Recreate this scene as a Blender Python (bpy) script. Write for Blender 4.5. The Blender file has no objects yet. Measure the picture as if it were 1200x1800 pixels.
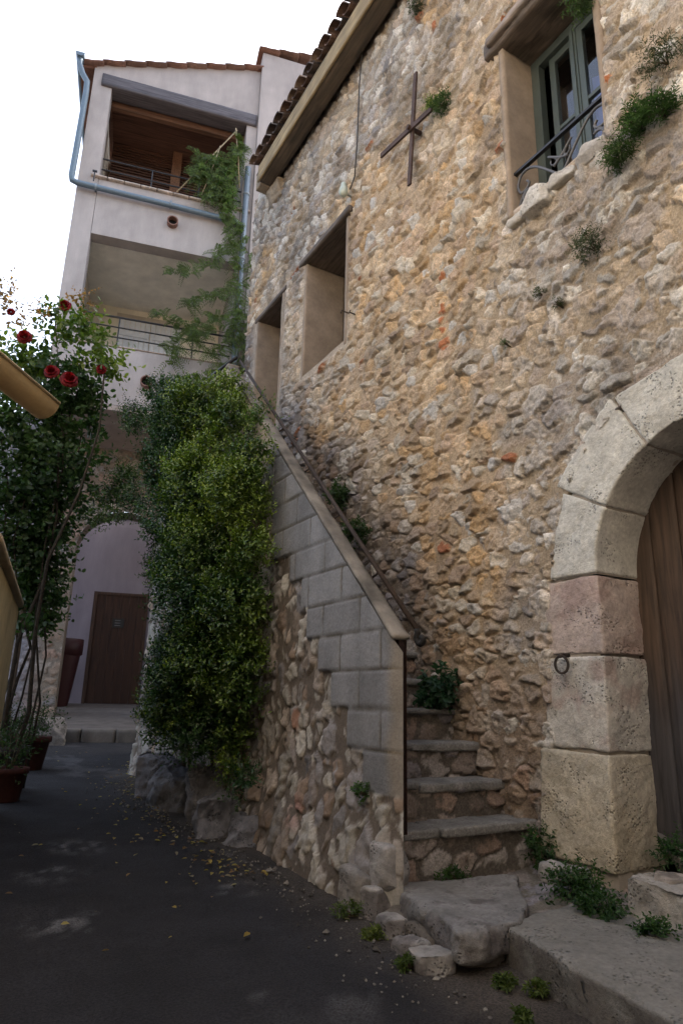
import bpy, math, random
import numpy as np
from mathutils import Matrix, Vector
R = math.radians
random.seed(7)
sc = bpy.context.scene
col = sc.collection

# ---------------------------------------------------------------- camera, sky, sun, exposure
def setup_camera():
    th, hd, ro = R(15.8), R(29.9), R(1.3)
    f = Vector((math.sin(hd)*math.cos(th), math.cos(hd)*math.cos(th), math.sin(th)))
    r0 = Vector((math.cos(hd), -math.sin(hd), 0)); u0 = r0.cross(f)
    r = r0*math.cos(ro)+u0*math.sin(ro); u = u0*math.cos(ro)-r0*math.sin(ro)
    cam = bpy.data.cameras.new('camera'); o = bpy.data.objects.new('camera', cam); col.objects.link(o)
    m = Matrix((r, u, -f)).transposed().to_4x4(); m.translation = Vector((0, 0, 1.25))
    o.matrix_world = m
    cam.sensor_fit = 'VERTICAL'; cam.sensor_height = 36; cam.sensor_width = 24; cam.lens = 23.4
    cam.clip_start = 0.05; cam.clip_end = 2000
    sc.camera = o
setup_camera()
SUN_EL, SUN_AZ = 48.0, 76.0          # azimuth from +Y towards +X
w = bpy.data.worlds.new('World'); sc.world = w; w.use_nodes = True
nt = w.node_tree; bg = nt.nodes['Background']
sky = nt.nodes.new('ShaderNodeTexSky'); sky.sky_type = 'NISHITA'; sky.sun_disc = False
sky.sun_elevation = R(SUN_EL); sky.sun_rotation = R(SUN_AZ)
sky.air_density = 1.0; sky.dust_density = 4.0; sky.ozone_density = 1.0
hs = nt.nodes.new('ShaderNodeHueSaturation'); hs.inputs['Saturation'].default_value = .62   # thin white haze over the sky
nt.links.new(sky.outputs[0], hs.inputs['Color']); nt.links.new(hs.outputs[0], bg.inputs[0]); bg.inputs[1].default_value = 0.15
sl = bpy.data.lights.new('sun', 'SUN'); sl.energy = 4.2; sl.angle = R(0.5); sl.color = (1, .94, .85)
so = bpy.data.objects.new('sun', sl); col.objects.link(so)
sd = Vector((math.sin(R(SUN_AZ))*math.cos(R(SUN_EL)), math.cos(R(SUN_AZ))*math.cos(R(SUN_EL)), math.sin(R(SUN_EL))))
so.rotation_euler = sd.to_track_quat('Z', 'Y').to_euler(); so.location = (0, 0, 30)
sc.view_settings.view_transform = 'Standard'; sc.view_settings.look = 'None'
sc.view_settings.gamma = 1; sc.view_settings.exposure = 2.05

# ---------------------------------------------------------------- numpy noise
M32 = np.uint64(0xffffffff)
def _h(i, j, k, s):
    i = i.astype(np.int64).astype(np.uint64); j = j.astype(np.int64).astype(np.uint64); k = k.astype(np.int64).astype(np.uint64)
    h = (i*np.uint64(374761393)+j*np.uint64(668265263)+k*np.uint64(2147483647)+np.uint64(s*974634777+1)) & M32
    h = ((h ^ (h >> np.uint64(15)))*np.uint64(2246822519)) & M32
    h = ((h ^ (h >> np.uint64(13)))*np.uint64(3266489917)) & M32
    h = h ^ (h >> np.uint64(16))
    return h.astype(np.float64)/4294967296.0
def hsh(i, j, s): return _h(i, j, np.zeros_like(i), s)
def vn3(x, y, z, s=0):
    xi, yi, zi = np.floor(x), np.floor(y), np.floor(z)
    fx, fy, fz = x-xi, y-yi, z-zi
    fx = fx*fx*(3-2*fx); fy = fy*fy*(3-2*fy); fz = fz*fz*(3-2*fz)
    r = 0
    for a in (0, 1):
        for b in (0, 1):
            for c in (0, 1):
                wt = (fx if a else 1-fx)*(fy if b else 1-fy)*(fz if c else 1-fz)
                r = r+wt*_h(xi+a, yi+b, zi+c, s)
    return r*2-1
def vn2(x, y, s=0):
    xi, yi = np.floor(x), np.floor(y); fx, fy = x-xi, y-yi
    fx = fx*fx*(3-2*fx); fy = fy*fy*(3-2*fy); r = 0
    for a in (0, 1):
        for b in (0, 1):
            r = r+(fx if a else 1-fx)*(fy if b else 1-fy)*hsh(xi+a, yi+b, s)
    return r*2-1
def fbm2(x, y, s=0, o=4, g=.5):
    r = 0; a = 1; t = 0
    for k in range(o):
        r = r+a*vn2(x, y, s+k*17); t += a; x = x*2.03+3.1; y = y*2.03+1.7; a *= g
    return r/t
def fbm3(x, y, z, s=0, o=4, g=.5):
    r = 0; a = 1; t = 0
    for k in range(o):
        r = r+a*vn3(x, y, z, s+k*17); t += a; x = x*2.03+3.1; y = y*2.03+1.7; z = z*2.03+5.3; a *= g
    return r/t
def ss(a, b, x):
    t = np.clip((x-a)/(b-a), 0, 1); return t*t*(3-2*t)
def mix(a, b, t): return a+(b-a)*t
def mixc(a, b, t): return a+(np.asarray(b)-a)*t[..., None]

# ---------------------------------------------------------------- mesh building
class MB:
    def __init__(s): s.v = []; s.q = []; s.t = []; s.c = []; s.n = 0
    def add(s, V, Q=None, T=None, c=(.5, .5, .5)):
        V = np.asarray(V, float).reshape(-1, 3)
        c = np.asarray(c, float)
        if c.ndim == 1: c = np.tile(c, (len(V), 1))
        s.v.append(V); s.c.append(c.reshape(-1, 3))
        if Q is not None and len(Q): s.q.append(np.asarray(Q, int).reshape(-1, 4)+s.n)
        if T is not None and len(T): s.t.append(np.asarray(T, int).reshape(-1, 3)+s.n)
        s.n += len(V)
    def build(s, name, mat, parent=None, smooth=True):
        V = np.concatenate(s.v); C = np.concatenate(s.c)
        Q = np.concatenate(s.q) if s.q else np.zeros((0, 4), int)
        T = np.concatenate(s.t) if s.t else np.zeros((0, 3), int)
        me = bpy.data.meshes.new(name)
        me.vertices.add(len(V)); me.vertices.foreach_set('co', V.astype(np.float32).ravel())
        loops = np.concatenate([Q.ravel(), T.ravel()]).astype(np.int32)
        me.loops.add(len(loops)); me.loops.foreach_set('vertex_index', loops)
        me.polygons.add(len(Q)+len(T))
        st = np.concatenate([np.arange(len(Q))*4, len(Q)*4+np.arange(len(T))*3]).astype(np.int32)
        me.polygons.foreach_set('loop_start', st)
        me.polygons.foreach_set('use_smooth', np.full(len(st), smooth))
        me.update(calc_edges=True); me.validate()
        at = me.color_attributes.new('Col', 'FLOAT_COLOR', 'POINT')
        at.data.foreach_set('color', np.concatenate([np.clip(C, 0, 1), np.ones((len(C), 1))], 1).astype(np.float32).ravel())
        me.materials.append(mat)
        o = bpy.data.objects.new(name, me); col.objects.link(o)
        if parent is not None: o.parent = parent
        return o
def tag(o, label=None, cat=None, group=None, kind=None):
    if label: o['label'] = label
    if cat: o['category'] = cat
    if group: o['group'] = group
    if kind: o['kind'] = kind
    return o
def empty(name, loc=(0, 0, 0), rz=0):
    o = bpy.data.objects.new(name, None); col.objects.link(o); o.location = loc; o.rotation_euler = (0, 0, rz); o.empty_display_size = .1
    return o
def grid_quads(n, m, keep=None, flip=False):
    i, j = np.meshgrid(np.arange(n-1), np.arange(m-1), indexing='ij')
    a = i*m+j; Q = np.stack([a, a+m, a+m+1, a+1], -1)
    if flip: Q = Q[..., ::-1]
    return Q[keep] if keep is not None else Q.reshape(-1, 4)
def box(mb, x0, x1, y0, y1, z0, z1, c=(.5, .5, .5), f=None):
    V = np.array([(x, y, z) for x in (x0, x1) for y in (y0, y1) for z in (z0, z1)], float)
    if f: V = np.array([f(*p) for p in V])
    # split corners so that shading stays flat
    Q = [(0, 1, 3, 2), (4, 6, 7, 5), (0, 4, 5, 1), (2, 3, 7, 6), (0, 2, 6, 4), (1, 5, 7, 3)]
    for q in Q: mb.add(V[list(q)], [(0, 1, 2, 3)], c=c)
def rough_box(mb, x0, x1, y0, y1, z0, z1, seg=.02, rnd=.01, amp=.004, freq=20, seed=0, f=None, c=(.5, .5, .5), cvar=.08, cfn=None, low=0, cuts=0, side=0):
    lo = np.array([x0, y0, z0], float); L = np.array([x1-x0, y1-y0, z1-z0], float)
    n = np.maximum(2, np.ceil(L/seg).astype(int)); n = np.minimum(n, 160)
    V = []; Q = []; off = 0
    for ax in range(3):
        a, b = [k for k in range(3) if k != ax]
        ua = np.linspace(0, 1, n[a]+1); ub = np.linspace(0, 1, n[b]+1)
        A, B = np.meshgrid(ua, ub, indexing='ij')
        for sgn in (0, 1):
            P = np.zeros(A.shape+(3,)); P[..., a] = A; P[..., b] = B; P[..., ax] = sgn
            V.append(P.reshape(-1, 3))
            Q.append(grid_quads(n[a]+1, n[b]+1, flip=((sgn == 0) ^ (ax == 1)))+off); off += A.size
    V = np.concatenate(V); Q = np.concatenate(Q)
    key = np.round(V*1e5).astype(np.int64); key = key[:, 0]*10**12+key[:, 1]*10**6+key[:, 2]
    _, idx, inv = np.unique(key, return_index=True, return_inverse=True)
    V = V[idx]; Q = inv.ravel()[Q]
    P = V*L
    r = min(rnd, .49*L.min())
    ce = np.clip(P, r, L-r); d = P-ce; ln = np.linalg.norm(d, axis=1, keepdims=True)+1e-9
    nrm = d/ln
    P = ce+nrm*np.minimum(r, ln) if r > 0 else P
    # interior points sit at distance r already
    if cuts:
        cr_ = np.random.default_rng(seed); cen = L/2
        for _ in range(cuts):
            nn_ = cr_.normal(size=3); nn_ /= np.linalg.norm(nn_)
            h_ = np.abs(nn_*L/2).sum(); ov = np.maximum(0, (P-cen)@nn_-h_*cr_.uniform(.50, .80)); P = P-nn_*(ov*.93)[:, None]
    P = P+lo
    if f is not None: P = np.array([f(*p) for p in P])
    nz = fbm3(P[:, 0]*freq, P[:, 1]*freq, P[:, 2]*freq, seed, 4, .6)
    if low: nz = nz+low*fbm3(P[:, 0]*freq*.25, P[:, 1]*freq*.25, P[:, 2]*freq*.25, seed+5, 2)
    P = P+nrm*(nz*amp*(1+side*(1-np.abs(nrm[:, 2]))))[:, None]
    cc = np.tile(np.array(c, float), (len(P), 1))
    v = fbm3(P[:, 0]*9, P[:, 1]*9, P[:, 2]*9, seed+9, 3)
    cc = cc*(1+cvar*v*2)[:, None]
    if cfn is not None: cc = cfn(P, nrm, cc)
    mb.add(P, Q, c=cc)
def tube(mb, pts, r, n=8, c=(.5, .5, .5), taper=None, cap=True):
    pts = np.array(pts, float); m = len(pts)
    T = np.gradient(pts, axis=0); T /= np.linalg.norm(T, axis=1, keepdims=True)+1e-9
    up = np.array([0, 0, 1.]) if abs(T[0][2]) < .9 else np.array([1., 0, 0])
    A = np.cross(T[0], up); A /= np.linalg.norm(A)
    V = []
    for k in range(m):
        A = A-T[k]*(A@T[k]); A /= np.linalg.norm(A)+1e-9
        B = np.cross(T[k], A); rr = r if taper is None else r*mix(1, taper, k/(m-1))
        for q in range(n):
            t = 2*math.pi*q/n; V.append(pts[k]+rr*(A*math.cos(t)+B*math.sin(t)))
    Q = [(k*n+q, k*n+(q+1) % n, (k+1)*n+(q+1) % n, (k+1)*n+q) for k in range(m-1) for q in range(n)]
    Tn = []
    if cap:
        V.append(pts[0]); V.append(pts[-1]); a = m*n
        for q in range(n):
            Tn.append((a, (q+1) % n, q)); Tn.append((a+1, (m-1)*n+q, (m-1)*n+(q+1) % n))
    mb.add(V, Q, Tn, c)
def bar(mb, p0, p1, w_, h_, c=(.5, .5, .5), up=(0, 0, 1)):
    p0 = np.array(p0, float); p1 = np.array(p1, float); t = p1-p0; t /= np.linalg.norm(t)
    up = np.array(up, float); s = np.cross(t, up); s /= np.linalg.norm(s); u = np.cross(s, t)
    def f(a, b, d): return (p0 if a < .5 else p1)+s*b+u*d
    box(mb, 0, 1, -w_/2, w_/2, -h_/2, h_/2, c, f)
def lathe(mb, prof, cx, cy, n=24, c=(.5, .5, .5)):
    V = [(cx+r*math.cos(2*math.pi*q/n), cy+r*math.sin(2*math.pi*q/n), z) for r, z in prof for q in range(n)]
    Q = [(k*n+q, k*n+(q+1) % n, (k+1)*n+(q+1) % n, (k+1)*n+q) for k in range(len(prof)-1) for q in range(n)]
    mb.add(V, Q, c=c)

# ---------------------------------------------------------------- materials
def mat_new(name):
    m = bpy.data.materials.new(name); m.use_nodes = True
    nt = m.node_tree; p = nt.nodes['Principled BSDF']
    return m, nt, p
def N(nt, t, **kw):
    n = nt.nodes.new(t)
    for k, v in kw.items(): setattr(n, k, v)
    return n
def surf(name, color=None, rough=.9, n1=60, v1=.25, n2=6, v2=.15, bump=.3, bscale=90, bdist=.004, pits=0, metal=0, spec=.3, tint=None, streak=None):
    """colour = vertex attribute Col (or a fixed colour) times two noises; fine bump"""
    m, nt, p = mat_new(name); L = nt.links.new
    tc = N(nt, 'ShaderNodeTexCoord')
    if color is None:
        a = N(nt, 'ShaderNodeAttribute', attribute_name='Col'); base = a.outputs['Color']
    else:
        a = N(nt, 'ShaderNodeRGB'); a.outputs[0].default_value = (*color, 1); base = a.outputs[0]
    def fac(scale, amt, det, strk=None):
        n = N(nt, 'ShaderNodeTexNoise'); n.inputs['Scale'].default_value = scale; n.inputs['Detail'].default_value = det; n.inputs['Roughness'].default_value = .65
        if strk:
            mp = N(nt, 'ShaderNodeMapping'); mp.inputs['Scale'].default_value = strk; L(tc.outputs['Object'], mp.inputs[0]); L(mp.outputs[0], n.inputs['Vector'])
        else: L(tc.outputs['Object'], n.inputs['Vector'])
        mr = N(nt, 'ShaderNodeMapRange'); mr.inputs[1].default_value = .3; mr.inputs[2].default_value = .7
        mr.inputs[3].default_value = 1-amt; mr.inputs[4].default_value = 1+amt
        L(n.outputs[0], mr.inputs[0]); return mr.outputs[0]
    f1 = fac(n1, v1, 5); f2 = fac(n2, v2, 4, streak)
    mu = N(nt, 'ShaderNodeMath', operation='MULTIPLY'); L(f1, mu.inputs[0]); L(f2, mu.inputs[1])
    vm = N(nt, 'ShaderNodeVectorMath', operation='SCALE'); L(base, vm.inputs[0]); L(mu.outputs[0], vm.inputs['Scale'])
    out = vm.outputs[0]
    bh = N(nt, 'ShaderNodeTexNoise'); bh.inputs['Scale'].default_value = bscale; bh.inputs['Detail'].default_value = 6; bh.inputs['Roughness'].default_value = .7
    L(tc.outputs['Object'], bh.inputs['Vector']); h = bh.outputs[0]
    if pits:
        vo = N(nt, 'ShaderNodeTexVoronoi'); vo.inputs['Scale'].default_value = pits; L(tc.outputs['Object'], vo.inputs['Vector'])
        nn = N(nt, 'ShaderNodeTexNoise'); nn.inputs['Scale'].default_value = 7; L(tc.outputs['Object'], nn.inputs['Vector'])
        th = N(nt, 'ShaderNodeMapRange'); th.inputs[1].default_value = .4; th.inputs[2].default_value = .65; th.inputs[3].default_value = .02; th.inputs[4].default_value = .50
        L(nn.outputs[0], th.inputs[0])
        lt = N(nt, 'ShaderNodeMapRange'); lt.inputs[1].default_value = 0; L(vo.outputs['Distance'], lt.inputs[0]); L(th.outputs[0], lt.inputs[2]); lt.inputs[3].default_value = 0; lt.inputs[4].default_value = 1
        ad = N(nt, 'ShaderNodeMath', operation='MULTIPLY_ADD'); L(lt.outputs[0], ad.inputs[0]); ad.inputs[1].default_value = 1.2; L(h, ad.inputs[2]); h = ad.outputs[0]
        s2 = N(nt, 'ShaderNodeMapRange'); s2.inputs[3].default_value = .45; s2.inputs[4].default_value = 1; L(lt.outputs[0], s2.inputs[0])
        v2n = N(nt, 'ShaderNodeVectorMath', operation='SCALE'); L(out, v2n.inputs[0]); L(s2.outputs[0], v2n.inputs['Scale']); out = v2n.outputs[0]
    L(out, p.inputs['Base Color'])
    bp = N(nt, 'ShaderNodeBump'); bp.inputs['Strength'].default_value = bump; bp.inputs['Distance'].default_value = bdist
    L(h, bp.inputs['Height']); L(bp.outputs[0], p.inputs['Normal'])
    p.inputs['Roughness'].default_value = rough; p.inputs['Metallic'].default_value = metal
    p.inputs['Specular IOR Level'].default_value = spec
    return m
def leaf_mat(name, rough=.4, trans=.25, spec=.5):
    m, nt, p = mat_new(name); L = nt.links.new
    a = N(nt, 'ShaderNodeAttribute', attribute_name='Col'); L(a.outputs['Color'], p.inputs['Base Color'])
    p.inputs['Roughness'].default_value = rough; p.inputs['Specular IOR Level'].default_value = spec
    tr = N(nt, 'ShaderNodeBsdfTranslucent')
    sc_ = N(nt, 'ShaderNodeVectorMath', operation='MULTIPLY'); sc_.inputs[1].default_value = (1.8, 2.0, .9); L(a.outputs['Color'], sc_.inputs[0]); L(sc_.outputs[0], tr.inputs[0])
    mx = N(nt, 'ShaderNodeMixShader'); mx.inputs[0].default_value = trans
    L(p.outputs[0], mx.inputs[1]); L(tr.outputs[0], mx.inputs[2]); L(mx.outputs[0], nt.nodes['Material Output'].inputs[0])
    return m
def wood_mat(name, c1, c2, scale=(30, 30, 2), rough=.75):
    m, nt, p = mat_new(name); L = nt.links.new
    tc = N(nt, 'ShaderNodeTexCoord'); mp = N(nt, 'ShaderNodeMapping'); mp.inputs['Scale'].default_value = scale
    L(tc.outputs['Object'], mp.inputs[0])
    n = N(nt, 'ShaderNodeTexNoise'); n.inputs['Scale'].default_value = 1; n.inputs['Detail'].default_value = 8; n.inputs['Roughness'].default_value = .65; n.inputs['Distortion'].default_value = .6
    L(mp.outputs[0], n.inputs['Vector'])
    cr = N(nt, 'ShaderNodeValToRGB'); cr.color_ramp.elements[0].position = .32; cr.color_ramp.elements[0].color = (*c1, 1)
    cr.color_ramp.elements[1].position = .68; cr.color_ramp.elements[1].color = (*c2, 1)
    L(n.outputs[0], cr.inputs[0])
    a = N(nt, 'ShaderNodeAttribute', attribute_name='Col')
    vm = N(nt, 'ShaderNodeVectorMath', operation='MULTIPLY'); L(cr.outputs[0], vm.inputs[0]); L(a.outputs['Color'], vm.inputs[1])
    L(vm.outputs[0], p.inputs['Base Color']); p.inputs['Roughness'].default_value = rough
    bp = N(nt, 'ShaderNodeBump'); bp.inputs['Strength'].default_value = .6; bp.inputs['Distance'].default_value = .004
    L(n.outputs[0], bp.inputs['Height']); L(bp.outputs[0], p.inputs['Normal'])
    return m
CBW = surf('block_and_rubble', None, .93, 70, .16, 6, .12, .6, 60, .008)
MAS = surf('rubble_masonry', None, .95, 80, .36, 9, .12, .9, 60, .016)
ASH = surf('pitted_limestone', None, .92, 45, .20, 8, .14, .9, 50, .011, pits=60)
CON = surf('concrete', None, .9, 40, .12, 4, .18, .4, 120, .003)
PLA = surf('lime_plaster', None, .95, 30, .10, 3, .14, .5, 40, .006)
REN = surf('smooth_render', None, .92, 50, .06, 2.4, .15, .25, 90, .003, streak=(1, 1, .28))
ASPH = surf('asphalt', None, .85, 110, .75, 3.0, .3, 1.0, 110, .010)
MET = surf('painted_metal', None, .45, 20, .08, 4, .08, .1, 60, .002, metal=.2, spec=.5)
RUST = surf('rusty_iron', None, .7, 60, .35, 8, .3, .6, 90, .003, metal=.3)
TILE = surf('clay_tile', None, .9, 30, .25, 5, .3, .5, 60, .004)
TERR = surf('terracotta', None, .8, 30, .15, 5, .2, .4, 60, .003)
BARK = surf('bark', None, .95, 40, .3, 10, .2, .9, 60, .01)
WOOD = wood_mat('weathered_wood', (.45, .45, .45), (1.4, 1.35, 1.3))
WOODX = wood_mat('long_beam_wood', (.45, .45, .45), (1.4, 1.35, 1.3), scale=(1.5, 30, 30))
WOODH = wood_mat('beam_wood', (.45, .45, .45), (1.4, 1.35, 1.3), scale=(30, 2, 30))
LEAF = leaf_mat('glossy_leaf', .33, .18, .5)
LEAFR = leaf_mat('rose_leaf', .42, .35, .45)
LEAFV = leaf_mat('soft_leaf', .5, .4, .35)
PETAL = leaf_mat('petal', .6, .2, .3)
def simple(name, c, rough=.5, metal=0, spec=.5):
    m, nt, p = mat_new(name); p.inputs['Base Color'].default_value = (*c, 1); p.inputs['Roughness'].default_value = rough
    p.inputs['Metallic'].default_value = metal; p.inputs['Specular IOR Level'].default_value = spec; return m
def glass_mat():
    m, nt, p = mat_new('window_glass'); p.inputs['Base Color'].default_value = (.9, .93, 1, 1)
    p.inputs['Transmission Weight'].default_value = 1; p.inputs['Roughness'].default_value = .02; p.inputs['IOR'].default_value = 1.5
    return m
GLASS = glass_mat()
CURT = simple('reflected_sky_blue', (.16, .2, .5), .8)  # painted blue of the sky reflected in the right pane

# ---------------------------------------------------------------- masonry pattern
def cells(u, v, cw, ch, seed, rot=.5, jit=.8, wv=.35, p=2.6, gu=2):
    j0 = np.floor(v/ch)
    F1 = np.full(u.shape, 9.); F2 = np.full(u.shape, 9.)
    I = np.zeros(u.shape); J = np.zeros(u.shape); DX = np.zeros(u.shape); DY = np.zeros(u.shape)
    for dj in (-1, 0, 1):
        j = j0+dj; off = hsh(j, j*0+3, seed+1)
        i0 = np.floor(u/cw-off)
        for di in range(-gu, gu+1):
            i = i0+di
            sx = (i+.5+jit*(hsh(i, j, seed+2)-.5)+off)*cw; sy = (j+.5+jit*.8*(hsh(i, j, seed+3)-.5))*ch
            a = rot*(hsh(i, j, seed+4)-.5)*2; ca, sa = np.cos(a), np.sin(a)
            wt = 1+wv*(hsh(i, j, seed+5)*2-1); asp = 1+.3*(hsh(i, j, seed+6)*2-1)
            dx = (u-sx); dy = (v-sy)
            x = (ca*dx+sa*dy)/cw/asp; y = (-sa*dx+ca*dy)/ch*asp
            d = (np.abs(x)**p+np.abs(y)**p)**(1/p)/wt
            c = d < F1
            F2 = np.where(c, F1, np.minimum(F2, d))
            I = np.where(c, i, I); J = np.where(c, j, J); DX = np.where(c, x, DX); DY = np.where(c, y, DY)
            F1 = np.where(c, d, F1)
    return F1, F2, I, J, DX, DY
def stones(u, v, cw, ch, seed, gap=.16, fill=.5, relief=.03, cell=None):
    """returns height, stone mask, three random fields of the stone"""
    wu = u+.035*fbm2(u*9, v*9, seed+50, 3)*(cw/.15); wvv = v+.03*fbm2(u*9+7, v*9, seed+60, 3)*(ch/.1)
    F1, F2, I, J, DX, DY = cells(wu, wvv, cw, ch, seed)
    r1, r2, r3, r4 = [hsh(I, J, seed+k) for k in (11, 12, 13, 14)]
    e = F2-F1
    g = gap*(.5+1.1*r4)
    m = ss(g*.55, g*.55+.13, e)
    facet = (r2-.5)*DX*1.0+(r3-.5)*DY*1.2
    fr = fbm2(u*26, v*26, seed+70, 4, .6)
    fr2 = np.abs(fbm2(u*13+r1*30, v*13, seed+80, 3, .55))
    top = (.50+.50*r1)+facet*1.5+.34*fr-.65*fr2
    h = relief*m*top
    mort = relief*(fill*(.55+.45*fbm2(u*3.1, v*3.1, seed+90, 3))+.10*fbm2(u*30, v*30, seed+95, 3))
    k = .004
    mask = ss(-k, k, h-mort)*ss(.0, .25, m)
    H = np.maximum(h, mort)
    return H, mask, r1, r2, r3
PAL_GREY = np.array([(.40, .37, .34), (.47, .45, .41), (.33, .31, .29), (.56, .54, .50), (.40, .34, .29), (.30, .29, .30)])
PAL_WARM = np.array([(.52, .39, .26), (.47, .36, .25), (.58, .46, .32), (.42, .31, .22), (.54, .37, .20), (.55, .50, .42)])
PAL_LIME = np.array([(.58, .56, .52), (.50, .46, .41), (.45, .38, .31), (.64, .62, .58), (.42, .38, .35), (.50, .41, .31)])
PAL_DARK = np.array([(.21, .19, .18), (.26, .24, .23), (.17, .15, .14), (.32, .31, .31), (.24, .19, .16), (.20, .19, .21)])
PAL_BRN = np.array([(.30, .23, .18), (.36, .28, .22), (.25, .19, .15), (.42, .36, .31), (.34, .24, .19), (.30, .27, .26)])
def pick(pal, r): return pal[np.minimum((r*len(pal)).astype(int), len(pal)-1)]

def masonry_panel(mb, fpos, ul, vl, du, dv, seed, pal, mortar, cw=.15, ch=.1, relief=.03, gap=.16, fill=.5, fade=0, keep=None, bright=.25):
    """fpos(u, v, h) -> xyz arrays"""
    un = np.linspace(0, ul, max(2, int(ul/du)+1)); vn = np.linspace(0, vl, max(2, int(vl/dv)+1))
    U, V = np.meshgrid(un, vn, indexing='ij')
    H, mk, r1, r2, r3 = stones(U+seed*1.37, V+seed*.71, cw, ch, seed, gap, fill, relief)
    if fade: H = H*ss(0, fade, np.minimum(np.minimum(U, ul-U), np.minimum(V, vl-V)))
    c = pick(pal, r2)*(1+bright*(r3-.5))[..., None]
    c = mixc(np.tile(np.array(mortar, float), U.shape+(1,)), c, mk)
    c = c*(1+.15*fbm2(U*12, V*12, seed+5, 3))[..., None]
    P = np.stack(fpos(U, V, H), -1)
    k = None
    if keep is not None:
        uc = (U[:-1, :-1]+U[1:, 1:])/2; vc = (V[:-1, :-1]+V[1:, 1:])/2; k = keep(uc, vc)
    mb.add(P.reshape(-1, 3), grid_quads(len(un), len(vn), k), c=c.reshape(-1, 3))

def road_z(x, y): return .17+.035*y

# ================================================================ the ground
def build_road():
    xs = np.concatenate([np.arange(-40, -3, 1.5), np.arange(-3, 3.6, .035), np.arange(3.6, 45, 1.5)])
    ys = np.concatenate([np.arange(-40, 0, 1.5), np.arange(0, 12, .04), np.arange(12, 60, 2)])
    X, Y = np.meshgrid(xs, ys, indexing='ij')
    Z = .17+.035*np.clip(Y, -6, 13)+.012*fbm2(X*1.1, Y*1.1, 3, 3)+.004*fbm2(X*6, Y*6, 8, 3)
    near = ss(1.2, 2.0, X)*ss(0, 1, Y)*ss(9, 7, Y)
    Z = Z+.03*near*np.maximum(0, fbm2(X*5, Y*5, 12, 3))
    base = np.tile(np.array((.019, .019, .0225)), X.shape+(1,))
    pale = .45*ss(.22, .42, fbm2(X*2.2+3, Y*1.4, 21, 5, .65))*ss(.0, .3, fbm2(X*.9, Y*.9, 25, 2)+.15)
    for sx, sy, sr in ((1.12, 2.37, .10), (1.67, 4.17, .18), (.9, 4.75, .25), (.68, 4.22, .2), (.63, 3.44, .2), (1.5, 3.6, .16)):
        d = np.hypot(X-sx, Y-sy)/sr
        pale = np.maximum(pale, np.clip(1.1-d, 0, 1)*ss(-.05, .3, fbm2(X*20, Y*9, 31, 5, .75)))
    c = mixc(base, np.array((.17, .17, .175)), np.clip(pale, 0, 1)**1.3*.75)
    dirt = ss(.15, .9, near+.5*fbm2(X*4, Y*4, 41, 3))*.6
    c = mixc(c, np.array((.085, .070, .055)), dirt*ss(1.35, 1.95, X))
    mb = MB(); mb.add(np.stack([X, Y, Z], -1).reshape(-1, 3), grid_quads(len(xs), len(ys)), c=c.reshape(-1, 3))
    tag(mb.build('road', ASPH), kind='structure')
build_road()

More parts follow.
